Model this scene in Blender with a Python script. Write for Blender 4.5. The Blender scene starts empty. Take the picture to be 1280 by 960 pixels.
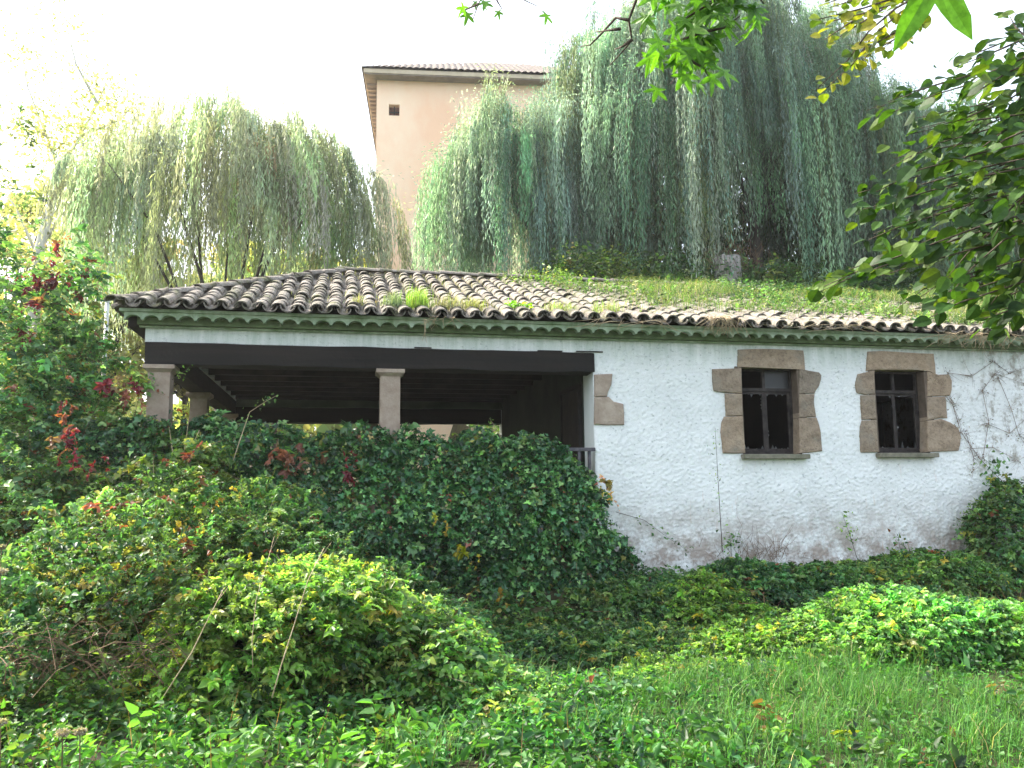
import bpy, bmesh, math, random
import numpy as np
from mathutils import Matrix, Vector
R = math.radians
rng = np.random.default_rng(7)
random.seed(7)
scene = bpy.context.scene
COL = scene.collection

# ------------------------------------------------------------------ camera, world, sun, exposure
FPX = 1035.0
CAM = np.array([0.0, -10.5, 1.6])
_a, _p, _r = R(11.7), R(7.4), R(0.6)
FW = np.array([math.sin(_a)*math.cos(_p), math.cos(_a)*math.cos(_p), math.sin(_p)])
_rt = np.array([math.cos(_a), -math.sin(_a), 0.0]); _up = np.cross(_rt, FW)
RT = _rt*math.cos(_r) - _up*math.sin(_r); UP = _up*math.cos(_r) + _rt*math.sin(_r)
cd = bpy.data.cameras.new('camera'); cam = bpy.data.objects.new('camera', cd); COL.objects.link(cam)
cd.sensor_width = 36; cd.lens = 36*FPX/1280; cd.clip_start = 0.05; cd.clip_end = 2000
cam.matrix_world = Matrix(((RT[0], UP[0], -FW[0], CAM[0]), (RT[1], UP[1], -FW[1], CAM[1]), (RT[2], UP[2], -FW[2], CAM[2]), (0, 0, 0, 1)))
scene.camera = cam

SUN_EL, SUN_U = R(42), R(-32)      # sun from the left and behind the house: the facade stands in its own shade
S = np.array([-math.cos(SUN_U)*math.cos(SUN_EL), -math.sin(SUN_U)*math.cos(SUN_EL), math.sin(SUN_EL)])
world = bpy.data.worlds.new('World'); scene.world = world; world.use_nodes = True
nt = world.node_tree; nt.nodes.clear()
sky = nt.nodes.new('ShaderNodeTexSky'); sky.sky_type = 'NISHITA'; sky.sun_disc = False
sky.sun_elevation = SUN_EL; sky.sun_rotation = math.atan2(S[0], S[1]); sky.air_density = 1.0; sky.dust_density = 7.0; sky.ozone_density = 1.0
bg = nt.nodes.new('ShaderNodeBackground'); bg.inputs[1].default_value = 0.15
veil = nt.nodes.new('ShaderNodeMix'); veil.data_type = 'RGBA'; veil.blend_type = 'ADD'; veil.inputs[0].default_value = 1.0
veil.inputs[7].default_value = (2.6, 2.75, 2.9, 1)          # thin bright overcast veil over the clear sky
nt.links.new(sky.outputs[0], veil.inputs[6])
wo = nt.nodes.new('ShaderNodeOutputWorld'); nt.links.new(veil.outputs[2], bg.inputs[0]); nt.links.new(bg.outputs[0], wo.inputs[0])
sl = bpy.data.lights.new('sun', 'SUN'); sl.energy = 4.7; sl.angle = R(0.5); sl.color = (1.0, 0.94, 0.82)
sun = bpy.data.objects.new('sun', sl); COL.objects.link(sun); sun.rotation_euler = Vector(S).to_track_quat('Z', 'Y').to_euler(); sun.location = (-20, -3, 20)
vs = scene.view_settings; vs.view_transform = 'Standard'; vs.look = 'None'; vs.exposure = 1.45; vs.gamma = 1.0
scene.render.engine = 'CYCLES'
scene.cycles.max_bounces = 8; scene.cycles.diffuse_bounces = 4; scene.cycles.transmission_bounces = 6
scene.cycles.use_denoising = True

# ------------------------------------------------------------------ helpers
def ray(x, y): return FW + RT*(x-640)/FPX + UP*(480-y)/FPX
def onY(x, y, Y=0.0):
    v = ray(x, y); return CAM + v*(Y-CAM[1])/v[1]
def at(x, y, d):                      # point d metres ahead of the camera
    return CAM + ray(x, y)*d
ORG = {}
def place(o, parent, origin=(0, 0, 0)):
    COL.objects.link(o)
    origin = Vector(origin); ORG[o.name] = origin
    if parent is not None:
        o.parent = parent; o.location = origin - ORG[parent.name]
    else: o.location = origin
    return o
def thing(name, label, cat, loc, group=None):
    o = bpy.data.objects.new(name, None); o.empty_display_size = .3
    place(o, None, loc); o['label'] = label; o['category'] = cat
    if group: o['group'] = group
    return o
def mkmesh(name, V, F, mat, tint=None, smooth=False):
    V = np.asarray(V, dtype=np.float32); me = bpy.data.meshes.new(name)
    if isinstance(F, np.ndarray):
        n, k = F.shape; me.vertices.add(len(V)); me.vertices.foreach_set('co', V.ravel())
        me.loops.add(n*k); me.loops.foreach_set('vertex_index', F.astype(np.int32).ravel())
        me.polygons.add(n); me.polygons.foreach_set('loop_start', np.arange(0, n*k, k, dtype=np.int32))
        me.update(calc_edges=True)
    else: me.from_pydata(V.tolist(), [], F); me.update()
    if tint is not None:
        a = me.attributes.new('tint', 'FLOAT_COLOR', 'POINT')
        t = np.ones((len(V), 4), np.float32); t[:, :3] = tint; a.data.foreach_set('color', t.ravel())
    if smooth: me.polygons.foreach_set('use_smooth', np.ones(len(me.polygons), bool))
    if mat: me.materials.append(mat)
    return me
def mk(name, V, F, mat, parent=None, tint=None, smooth=False, **props):
    o = bpy.data.objects.new(name, mkmesh(name, V, F, mat, tint, smooth))
    place(o, parent)
    for k, v in props.items(): o[k] = v
    return o
class MB:
    def __init__(s): s.V = []; s.F = []
    def add(s, V, F):
        b = len(s.V); s.V += [tuple(v) for v in V]; s.F += [tuple(i+b for i in f) for f in F]; return s
    def box(s, x0, x1, y0, y1, z0, z1):
        return s.add([(x0,y0,z0),(x1,y0,z0),(x1,y1,z0),(x0,y1,z0),(x0,y0,z1),(x1,y0,z1),(x1,y1,z1),(x0,y1,z1)],
                     [(3,2,1,0),(4,5,6,7),(0,1,5,4),(1,2,6,5),(2,3,7,6),(3,0,4,7)])
    def tube(s, P, r, n=6, cap=True):
        P = [np.array(p, float) for p in P]; m = len(P); r = r if hasattr(r, '__len__') else [r]*m
        b = len(s.V); T0 = None
        for i in range(m):
            t = P[min(i+1, m-1)]-P[max(i-1, 0)]; t = t/(np.linalg.norm(t)+1e-9)
            if T0 is None:
                u = np.cross(t, (0, 0, 1) if abs(t[2]) < .9 else (1, 0, 0))
            else: u = U0 - t*np.dot(U0, t)
            u = u/(np.linalg.norm(u)+1e-9); U0 = u; T0 = t; w = np.cross(t, u)
            for k in range(n):
                a = 2*math.pi*k/n; s.V.append(tuple(P[i] + r[i]*(math.cos(a)*u+math.sin(a)*w)))
        for i in range(m-1):
            for k in range(n):
                k2 = (k+1) % n; s.F.append((b+i*n+k, b+i*n+k2, b+(i+1)*n+k2, b+(i+1)*n+k))
        if cap: s.F.append(tuple(b+k for k in range(n))[::-1]); s.F.append(tuple(b+(m-1)*n+k for k in range(n)))
        return s
    def build(s, name, mat, parent=None, bevel=0, smooth=False, **props):
        if bevel:
            bm = bmesh.new(); vs_ = [bm.verts.new(v) for v in s.V]
            for f in s.F: bm.faces.new([vs_[i] for i in f])
            bmesh.ops.bevel(bm, geom=list(bm.edges), offset=bevel, segments=2, affect='EDGES', profile=.6)
            me = bpy.data.meshes.new(name); bm.to_mesh(me); bm.free(); me.materials.append(mat)
            o = bpy.data.objects.new(name, me); place(o, parent)
            for k, v in props.items(): o[k] = v
            return o
        return mk(name, s.V, s.F, mat, parent, smooth=smooth, **props)
def nz(P, f, seed=0, oct=3):          # cheap smooth 3-D noise, about -1..1
    P = np.asarray(P, float); r = np.random.default_rng(seed+101); out = 0; amp = 1; tot = 0
    for o in range(oct):
        v = 0
        for k in range(4):
            d = r.normal(size=3); d /= np.linalg.norm(d); v = v + np.sin((P@d)*f*(1+.35*k)+r.uniform(0, 6.28))
        out = out + amp*v/2.4; tot += amp; amp *= .5; f *= 2.1
    return out/tot
def unit(A): return A/(np.linalg.norm(A, axis=-1, keepdims=True)+1e-9)
def sstep(a, b, x):
    t = np.clip((x-a)/(b-a), 0, 1); return t*t*(3-2*t)
def palette(n, cols, w, jit=.25):
    cols = np.array(cols, float); w = np.array(w, float); w /= w.sum()
    c = cols[rng.choice(len(cols), n, p=w)]
    c = c*(1+jit*rng.normal(size=(n, 1)))*(1+.08*rng.normal(size=(n, 3)))
    return np.clip(c, .004, .9)

# ------------------------------------------------------------------ materials
def new_mat(name):
    m = bpy.data.materials.new(name); m.use_nodes = True; n = m.node_tree
    return m, n, n.nodes['Principled BSDF'], n.nodes['Material Output']
def N(n, t, **kw):
    x = n.nodes.new(t)
    for k, v in kw.items():
        if hasattr(x, k): setattr(x, k, v)
        else: x.inputs[k].default_value = v
    return x
def ramp(n, src, pts):
    r = n.nodes.new('ShaderNodeValToRGB'); cr = r.color_ramp
    while len(cr.elements) < len(pts): cr.elements.new(.5)
    for e, (p, c) in zip(cr.elements, pts): e.position = p; e.color = (*c, 1) if len(c) == 3 else c
    n.links.new(src, r.inputs[0]); return r
def noise(n, scale, detail=5, vec=None, rough=.6, stretch=None):
    t = N(n, 'ShaderNodeTexNoise'); t.inputs['Scale'].default_value = scale; t.inputs['Detail'].default_value = detail; t.inputs['Roughness'].default_value = rough
    if vec is None: vec = n.nodes.new('ShaderNodeNewGeometry').outputs['Position']
    if stretch:
        mp = n.nodes.new('ShaderNodeMapping'); mp.inputs['Scale'].default_value = stretch; n.links.new(vec, mp.inputs[0]); vec = mp.outputs[0]
    n.links.new(vec, t.inputs['Vector']); return t
def mix(n, fac, a, b, bt='MIX'):
    m = n.nodes.new('ShaderNodeMix'); m.data_type = 'RGBA'; m.blend_type = bt
    for s_, v in ((m.inputs[0], fac), (m.inputs[6], a), (m.inputs[7], b)):
        if hasattr(v, 'links'): n.links.new(v, s_)
        else: s_.default_value = v if not isinstance(v, tuple) else (*v, 1)
    return m.outputs[2]
def bump(n, bsdf, src, strength=.5, dist=.01):
    b = n.nodes.new('ShaderNodeBump'); b.inputs['Strength'].default_value = strength; b.inputs['Distance'].default_value = dist
    n.links.new(src, b.inputs['Height']); n.links.new(b.outputs[0], bsdf.inputs['Normal'])
def leaf_mat(name, rough=.5, trans=.35, spec=.4, warm=(1.25, 1.35, .5)):
    m, n, b, out = new_mat(name)
    at_ = N(n, 'ShaderNodeAttribute', attribute_name='tint')
    n.links.new(at_.outputs['Color'], b.inputs['Base Color'])
    b.inputs['Roughness'].default_value = rough; b.inputs['Specular IOR Level'].default_value = spec
    tr = N(n, 'ShaderNodeBsdfTranslucent'); c = mix(n, 1.0, at_.outputs['Color'], warm, 'MULTIPLY'); n.links.new(c, tr.inputs[0])
    mx = N(n, 'ShaderNodeMixShader'); mx.inputs[0].default_value = trans
    n.links.new(b.outputs[0], mx.inputs[1]); n.links.new(tr.outputs[0], mx.inputs[2]); n.links.new(mx.outputs[0], out.inputs[0])
    return m
M_leaf = leaf_mat('leaf', .48, .45, .4)
M_bright = leaf_mat('bramble_leaf', .42, .55, .45)
M_ivy = leaf_mat('ivy_leaf', .36, .25, .5)
M_willow = leaf_mat('willow_leaf', .5, .5, .4, (1.15, 1.2, .85))
M_far = leaf_mat('far_leaf', .6, .5, .2, (1.35, 1.3, .7))
M_grass = leaf_mat('grass_blade', .55, .4, .18)
M_big = leaf_mat('big_leaf', .45, .45, .3, (1.3, 1.5, .35))
M_branchleaf = leaf_mat('branch_leaf', .55, .38, .22, (1.5, 1.5, .35))
for m_ in (M_big, M_branchleaf):      # blotches and fine veins
    n_ = m_.node_tree; a_ = [x for x in n_.nodes if x.type == 'ATTRIBUTE'][0]; t_ = noise(n_, 45, 5, n_.nodes.new('ShaderNodeTexCoord').outputs['Generated'] if False else None, .7); r_ = ramp(n_, t_.outputs[0], [(.32, (.55, .6, .5)), (.6, (1.1, 1.1, 1.1))])
    c_ = mix(n_, 1.0, a_.outputs['Color'], r_.outputs[0], 'MULTIPLY')
    for l_ in list(n_.links):
        if l_.from_node == a_ and l_.to_node.type != 'MIX' or (l_.from_node == a_ and l_.to_socket.node.name != c_.node.name and l_.to_node.type == 'MIX' and l_.to_node != c_.node):
            ts = l_.to_socket; n_.links.remove(l_); n_.links.new(c_, ts)

def bark(name, c1, c2, sc=14):
    m, n, b, out = new_mat(name)
    t = noise(n, sc, 8, stretch=(1, 1, .22)); r = ramp(n, t.outputs[0], [(.3, c1), (.7, c2)])
    n.links.new(r.outputs[0], b.inputs['Base Color']); b.inputs['Roughness'].default_value = .9; bump(n, b, t.outputs[0], .9, .03); return m
M_bark = bark('dark_bark', (.02, .016, .012), (.09, .075, .06))
M_greybark = bark('grey_bark', (.1, .095, .085), (.34, .32, .29), 9)
M_twig = bark('twig_bark', (.03, .022, .015), (.09, .07, .05), 40)
M_stem = bark('brown_stem', (.08, .045, .025), (.22, .14, .08), 30)
M_dry = bark('dry_stem', (.3, .22, .12), (.55, .45, .3), 30)

def mat_plaster():
    m, n, b, out = new_mat('white_roughcast')
    geo = n.nodes.new('ShaderNodeNewGeometry').outputs['Position']
    big = noise(n, 1.3, 6, geo); fine = noise(n, 55, 6, geo, .7, (1, 1, 1.8)); mid = noise(n, 16, 6, geo, .65, (1, 1, 1.7))
    base = mix(n, ramp(n, big.outputs[0], [(.35, (0,)*3), (.75, (1,)*3)]).outputs[0], (.80, .825, .81), (.68, .71, .695))
    pits = ramp(n, mid.outputs[0], [(.33, (.9,)*3), (.43, (0,)*3)])
    c = mix(n, pits.outputs[0], base, (.40, .43, .42))
    fl = ramp(n, fine.outputs[0], [(.62, (0,)*3), (.67, (1,)*3)])
    sep = n.nodes.new('ShaderNodeSeparateXYZ'); n.links.new(geo, sep.inputs[0])
    flk = mix(n, mix(n, 1.0, fl.outputs[0], ramp(n, noise(n, 1.1, 4, geo).outputs[0], [(.45, (0,)*3), (.6, (.8,)*3)]).outputs[0], 'MULTIPLY'), c, (.12, .11, .09))
    # dirt: green under the cornice, brown-grey at the foot, rusty streaks under the sills
    def band(z0, z1, flip=False):
        mr = n.nodes.new('ShaderNodeMapRange'); mr.inputs[1].default_value = z0; mr.inputs[2].default_value = z1
        n.links.new(sep.outputs[2], mr.inputs[0]); mr.interpolation_type = 'SMOOTHSTEP'; return mr.outputs[0]
    streak = noise(n, 5, 6, geo, .7, (1.6, 1, .16))
    top = mix(n, 1.0, band(3.15, 3.62), ramp(n, streak.outputs[0], [(.35, (.10,)*3), (.66, (.72,)*3)]).outputs[0], 'MULTIPLY')
    c2 = mix(n, top, flk, (.30, .40, .32))
    foot = mix(n, 1.0, band(1.75, .6), ramp(n, noise(n, 3.0, 9, geo, .78).outputs[0], [(.40, (0,)*3), (.56, (1,)*3)]).outputs[0], 'MULTIPLY')
    c3 = mix(n, foot, c2, (.34, .29, .25))
    rust = ramp(n, noise(n, 6, 5, geo, .6, (2.6, 1, .3)).outputs[0], [(.62, (0,)*3), (.76, (.55,)*3)])
    c4 = mix(n, mix(n, 1.0, band(2.3, 1.7), rust.outputs[0], 'MULTIPLY'), c3, (.55, .36, .24))
    mr = n.nodes.new('ShaderNodeMapRange'); mr.inputs[1].default_value = 8.6; mr.inputs[2].default_value = 9.4; n.links.new(sep.outputs[0], mr.inputs[0])
    rd = ramp(n, noise(n, 4.5, 8, geo, .75, (1, 1, .8)).outputs[0], [(.52, (0,)*3), (.62, (.8,)*3)])
    c5 = mix(n, mix(n, 1.0, mr.outputs[0], rd.outputs[0], 'MULTIPLY'), c4, (.27, .25, .2))
    n.links.new(c5, b.inputs['Base Color']); b.inputs['Roughness'].default_value = .9; b.inputs['Specular IOR Level'].default_value = .2
    bump(n, b, fine.outputs[0], .6, .008); return m
M_plaster = mat_plaster()
def simple(name, c1, c2, sc=6, rough=.85, bs=.4, bd=.01, stretch=None, det=7, lo=.35, hi=.68):
    m, n, b, out = new_mat(name)
    t = noise(n, sc, det, None, .65, stretch); r = ramp(n, t.outputs[0], [(lo, c1), (hi, c2)])
    n.links.new(r.outputs[0], b.inputs['Base Color']); b.inputs['Roughness'].default_value = rough; b.inputs['Specular IOR Level'].default_value = .25
    f = noise(n, sc*7, 6); bump(n, b, f.outputs[0], bs, bd); return m
M_smooth = simple('painted_band', (.60, .68, .66), (.74, .79, .79), 2.2, .8, .15, .004, (1, 1, .4))
M_cornice = simple('algae_green_paint', (.17, .25, .13), (.50, .60, .48), 4, .85, .3, .006, (1, 1, .7))
M_mortar = simple('green_mortar', (.06, .09, .035), (.14, .19, .09), 6, .9, .4, .01)
def mat_stone(name, c1, c2, c3):
    m, n, b, out = new_mat(name); oi = n.nodes.new('ShaderNodeObjectInfo')
    t = noise(n, 4.5, 9, None, .72, (1, 1, 1.3)); r = ramp(n, t.outputs[0], [(.3, c1), (.5, c2), (.72, c3)])
    lo = mix(n, oi.outputs['Random'], (.72, .74, .76), (1.18, 1.1, 1.02)); c = mix(n, 1.0, r.outputs[0], lo, 'MULTIPLY')
    t2 = noise(n, 26, 8, None, .75); sp = ramp(n, t2.outputs[0], [(.34, (.62,)*3), (.50, (1,)*3)]); c = mix(n, 1.0, c, sp.outputs[0], 'MULTIPLY')
    t4 = noise(n, 2.3, 6); gr = ramp(n, t4.outputs[0], [(.52, (0,)*3), (.68, (.6,)*3)]); c = mix(n, gr.outputs[0], c, (.27, .26, .22))
    n.links.new(c, b.inputs['Base Color']); b.inputs['Roughness'].default_value = .95; b.inputs['Specular IOR Level'].default_value = .15
    bump(n, b, t2.outputs[0], 1.0, .02); return m
M_stone = mat_stone('brown_sandstone', (.20, .16, .12), (.33, .27, .205), (.44, .37, .29))
M_joint = simple('joint_mortar', (.10, .08, .06), (.17, .13, .10), 9, .95, .5, .008)
M_pillar = simple('pink_grey_stone', (.26, .20, .155), (.42, .35, .28), 5, .9, .7, .01)
M_beam = simple('black_brown_timber', (.004, .004, .004), (.020, .016, .013), 3, .75, .6, .006, (.15, 1, 2.2))
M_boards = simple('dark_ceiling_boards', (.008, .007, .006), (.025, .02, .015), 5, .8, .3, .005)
M_inner = simple('dingy_shaded_plaster', (.014, .02, .014), (.035, .045, .03), 1.5, .9, .3, .01)  # dingy plaster; the loggia's depth shade is darkened into the colour too
M_frame = simple('weathered_window_paint', (.012, .010, .010), (.06, .05, .045), 12, .7, .5, .003)
M_sill = simple('mossy_sill', (.12, .12, .085), (.25, .235, .18), 9, .9, .6, .006)
M_rail = simple('dark_rail', (.05, .05, .06), (.13, .12, .13), 14, .7, .5, .003)
M_soil = simple('dark_soil', (.018, .014, .008), (.045, .05, .018), 2.5, .95, .6, .03)
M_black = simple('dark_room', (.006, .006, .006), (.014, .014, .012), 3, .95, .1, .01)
M_salmon = simple('salmon_render', (.88, .58, .39), (.93, .77, .58), .45, .9, .3, .02, (1, 1, .6))
M_cream = simple('cream_eave', (.55, .46, .34), (.66, .57, .44), 2, .9, .2, .01)
M_soffit = simple('grey_soffit', (.20, .17, .15), (.30, .26, .23), 2, .9, .2, .01)
M_pole = simple('pale_metal_pole', (.45, .47, .47), (.62, .64, .63), 4, .5, .2, .002)
def mat_tile(name, c1, c2, c3):
    m, n, b, out = new_mat(name)
    geo = n.nodes.new('ShaderNodeNewGeometry'); oi = n.nodes.new('ShaderNodeObjectInfo')
    add = N(n, 'ShaderNodeMath', operation='ADD'); n.links.new(geo.outputs['Random Per Island'], add.inputs[0]); n.links.new(oi.outputs['Random'], add.inputs[1])
    fr = N(n, 'ShaderNodeMath', operation='FRACT'); n.links.new(add.outputs[0], fr.inputs[0])
    r = ramp(n, fr.outputs[0], [(0, c1), (.55, c2), (1, c3)])
    t = noise(n, 9, 8, geo.outputs['Position'], .7); lich = ramp(n, t.outputs[0], [(.52, (0,)*3), (.62, (.75,)*3)])
    c = mix(n, lich.outputs[0], r.outputs[0], (.34, .33, .29))
    t2 = noise(n, 4, 6, geo.outputs['Position'], .7); mo = ramp(n, t2.outputs[0], [(.50, (0,)*3), (.64, (.85,)*3)])
    c = mix(n, mo.outputs[0], c, (.10, .11, .05))
    t3 = noise(n, 40, 4, geo.outputs['Position']); dk = ramp(n, t3.outputs[0], [(.3, (.5,)*3), (.6, (1,)*3)])
    c = mix(n, 1.0, c, dk.outputs[0], 'MULTIPLY')
    n.links.new(c, b.inputs['Base Color']); b.inputs['Roughness'].default_value = .93; b.inputs['Specular IOR Level'].default_value = .2
    bump(n, b, t3.outputs[0], .6, .006); return m
M_tile = mat_tile('weathered_clay_tile', (.15, .135, .115), (.20, .178, .155), (.26, .23, .20))
M_roofmortar = simple('grey_roof_mortar', (.14, .12, .10), (.26, .23, .19), 6, .95, .5, .01)
M_fartile = mat_tile('grey_violet_tile', (.09, .075, .08), (.12, .10, .105), (.16, .13, .13))

# ------------------------------------------------------------------ leaf geometry
OVATE = (np.array([(0,0,0),(-.33,.22,.13),(-.25,.6,.09),(0,1,-.14),(.25,.6,.09),(.33,.22,.13)]), np.array([(0,5,4),(0,4,3),(0,3,2),(0,2,1)]))
IVY = (np.array([(0,.08,0),(-.34,-.06,.05),(-.5,.34,.06),(-.2,.46,.03),(0,1,-.08),(.2,.46,.03),(.5,.34,.06),(.34,-.06,.05)]), np.array([(0,7,6),(0,6,5),(0,5,4),(0,4,3),(0,3,2),(0,2,1)]))
DIAMOND = (np.array([(0,0,0),(-.5,.42,.1),(0,1,0),(.5,.42,.1)]), np.array([(0,3,2),(0,2,1)]))
def leaves(P, T, Nn, L, W, shape, col):
    n = len(P); T = unit(T); U = unit(np.cross(T, Nn)); Nn = np.cross(U, T)
    L = np.broadcast_to(L, (n,))[:, None, None]; tv, tf = shape
    V = P[:, None, :] + L*(tv[None, :, 0:1]*W*U[:, None, :] + tv[None, :, 1:2]*T[:, None, :] + tv[None, :, 2:3]*Nn[:, None, :])
    k = len(tv); F = (tf[None] + (np.arange(n)*k)[:, None, None]).reshape(-1, 3)
    return V.reshape(-1, 3), F, np.repeat(col, k, axis=0)
class LB:                                            # collects leaves into one mesh
    def __init__(s): s.v = []; s.f = []; s.c = []; s.n = 0
    def add(s, V, F, C):
        s.v.append(V); s.f.append(F+s.n); s.c.append(C); s.n += len(V); return s
    def build(s, name, mat, parent=None, **props):
        return mk(name, np.concatenate(s.v), np.concatenate(s.f), mat, parent, np.concatenate(s.c), **props)
def ribbons(P0, P1, w, col, bend=None):              # thin flat stems, one quad chain of two segments
    n = len(P0); mid = (P0+P1)/2 + (bend if bend is not None else 0)
    d = unit(P1-P0); side = unit(np.cross(d, unit(rng.normal(size=(n, 3)))))*np.broadcast_to(w, (n,))[:, None]
    V = np.stack([P0-side, P0+side, mid-side*.8, mid+side*.8, P1], 1).reshape(-1, 3)
    f = np.array([(0,1,3),(0,3,2),(2,3,4)]); F = (f[None]+(np.arange(n)*5)[:, None, None]).reshape(-1, 3)
    return V, F, np.repeat(col, 5, axis=0)
IVC = None
def shoots(lb, P, D, length, nl, L, shape=OVATE, W=1.0, droop=.3, cols=None, w=None, fan=1, up=.7, stems=None, patch=None, twist=.45):
    """leafy shoots starting at P going along D; cols/w the palette; patch(P)->0..1 brightens along its clumps"""
    n = len(P); D = unit(D); length = np.broadcast_to(length, (n,))*rng.uniform(.6, 1.3, n)
    s = (np.arange(nl)+.6)/nl; s = s[None, :, None]
    g = np.array([0, 0, -1.0])
    base = P[:, None] + D[:, None]*length[:, None, None]*s + g*(s**2)*(length*droop)[:, None, None]
    tan = unit(D[:, None] + 2*g*s*droop)
    side = unit(np.cross(tan, np.array([0, 0, 1.0])+.2*rng.normal(size=(n, 1, 3))))
    sgn = np.where(np.arange(nl) % 2 == 0, 1, -1)[None, :, None]
    Lf = (L*rng.uniform(.65, 1.25, (n, nl)))*(1-.35*(s[..., 0]))
    shootcol = palette(n, cols, w, .25)*(1+.38*nz(P, 2.2, 55, 2)[:, None])
    hv = nz(P, 1.1, 56, 2)[:, None]; shootcol = shootcol*np.concatenate([1+.24*hv, 1+.05*hv, 1-.22*hv], 1) if cols is not IVC else shootcol
    long_ = rng.random(n) < .05; length = np.where(long_, length*2.3, length)
    Lf = Lf*np.clip(1+.45*rng.normal(size=(n, 1)), .5, 1.9)
    for k in range(fan):
        if fan == 1: ld = side*sgn*.9 + tan*.6
        else:
            a = (k-(fan-1)/2)*(1.1 if fan == 3 else .75); ld = (side*sgn)*math.cos(a) + tan*(.5+math.sin(a)*1.0)
        ld = ld + twist*rng.normal(size=(n, nl, 3)) + g*.25
        nn = np.array([0, 0, up]) + D[:, None]*.5 + .6*rng.normal(size=(n, nl, 3))
        sc = 1 if fan == 1 else (1 if k == fan//2 else .8)
        c = np.repeat(shootcol[:, None], nl, 1)*(1+.18*rng.normal(size=(n, nl, 1)))
        odd = rng.random((n, nl)) < .1; c[odd] = palette(int(odd.sum()), cols, w)
        lb.add(*leaves(base.reshape(-1, 3), ld.reshape(-1, 3), nn.reshape(-1, 3), (Lf*sc).ravel(), W, shape, np.clip(c, .004, .9).reshape(-1, 3)))
    if stems is not None:
        tip = P + D*length[:, None] + g*(length*droop)[:, None]
        stems.add(*ribbons(P, tip, .0025, palette(n, [(.12, .08, .04), (.08, .1, .03), (.2, .12, .07)], [1, 1, .6])))

# ------------------------------------------------------------------ terrain
def ground_z(x, y):
    x = np.asarray(x, float); y = np.asarray(y, float)
    z = .10*sstep(-3, -.5, y) + .35*sstep(-1.6, -.4, y)
    z = z - .30*np.exp(-(((x-2.2)/1.3)**2+((y+2.4)/.9)**2))
    z = z + .02*nz(np.stack([x, y, x*0], -1), 1.5, 3)
    z = z + .7*sstep(5, 12, y) + 2.0*sstep(14, 30, y)
    hill = sstep(3.2, 6.0, x)
    z = z + hill*(3.2*sstep(6.3, 7.2, y) + 3.2*sstep(7.0, 11.5, y))
    z = z + 1.2*sstep(-3.5, -9, x)*sstep(-6, 0, y)
    return z
def axis(c, lo, hi, n, k=4.2):
    t = np.linspace(-1, 1, n); v = np.sinh(k*t)/np.sinh(k); return c + np.where(v < 0, -v*(lo-c), v*(hi-c))
gx = axis(2, -500, 500, 180, 6); gy = axis(-2, -400, 700, 180, 6)
GX, GY = np.meshgrid(gx, gy, indexing='ij'); GZ = ground_z(GX, GY)
idx = np.arange(180*180).reshape(180, 180)
mk('ground', np.stack([GX, GY, GZ], -1).reshape(-1, 3), np.stack([idx[:-1, :-1], idx[1:, :-1], idx[1:, 1:], idx[:-1, 1:]], -1).reshape(-1, 4), M_soil, smooth=True, kind='structure')

# ------------------------------------------------------------------ the house
X0, XC, X1, DEP = -2.30, 3.28, 12.5, 6.7           # loggia left, corner, right end, depth
house = thing('abandoned_house', 'abandoned single storey white roughcast house with a loggia and weedy clay tile roof', 'house', (XC, 0, .4))
def poly_px(pts, sc, ox, oy):                      # outline traced on the facade plane, in metres
    return [tuple(onY(ox+x/sc, oy+y/sc, 0)[[0, 2]]) for x, y in pts]
A = lambda p: poly_px(p, 5.333, 860, 420)
B = lambda p: poly_px(p, 2.909, 840, 340)
Cc = lambda p: poly_px(p, 3.2, 440, 320)
stonesets = [
 [A([(330,92),(450,87),(560,88),(668,92),(765,98),(772,160),(776,235),(735,213),(350,209),(326,214)]),
  A([(158,222),(322,217),(352,212),(353,300),(355,384),(240,378),(196,374),(168,366),(160,300)]),
  A([(243,383),(355,387),(357,460),(360,533),(250,534),(246,450)]),
  A([(240,538),(360,536),(368,650),(378,782),(300,784),(230,782),(222,700),(215,640),(224,570)]),
  A([(735,216),(800,232),(868,243),(884,262),(882,292),(868,335),(846,368),(838,385),(735,386)]),
  A([(735,389),(838,388),(834,420),(838,470),(848,540),(735,545)]),
  A([(735,548),(850,543),(868,590),(880,640),(884,700),(888,768),(840,774),(735,784)])],
 [B([(708,290),(760,288),(830,292),(890,296),(948,298),(953,335),(956,374),(924,358),(733,357),(702,360)]),
  B([(672,372),(728,359),(733,358),(734,444),(700,447),(669,440),(662,408)]),
  B([(683,449),(735,447),(737,490),(740,536),(688,537),(684,490)]),
  B([(688,540),(740,539),(744,600),(748,656),(685,656),(680,600),(682,560)]),
  B([(924,361),(965,374),(1003,372),(1014,395),(1014,425),(1008,450),(924,453)]),
  B([(924,455),(990,453),(994,480),(997,532),(975,531),(924,540)]),
  B([(924,542),(975,534),(1010,548),(1038,568),(1047,600),(1044,630),(1038,650),(924,655)])]]
quoins = [Cc([(968,475),(1000,473),(1040,472),(1036,515),(1022,545),(1018,563),(968,564)]), Cc([(968,566),(1025,564),(1045,583),(1083,592),(1087,630),(1087,676),(1020,677),(968,674)])]
def opening(st):
    xl = max(p[0] for p in st[1]); xr = min(p[0] for p in st[5]); zt = min(sorted(p[1] for p in st[0])[:4]); zb = min(p[1] for p in st[3])
    return xl, xr, zb, zt
OPEN = [opening(s_) for s_ in stonesets]
zt0 = onY(860+550/5.333, 420+209/5.333)[2]; zt1 = onY(840+830/2.909, 340+357/2.909)[2]
OPEN = [(OPEN[0][0], OPEN[0][1], OPEN[0][2], zt0), (OPEN[1][0], OPEN[1][1], OPEN[1][2], zt1)]
print('openings', OPEN)

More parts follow.
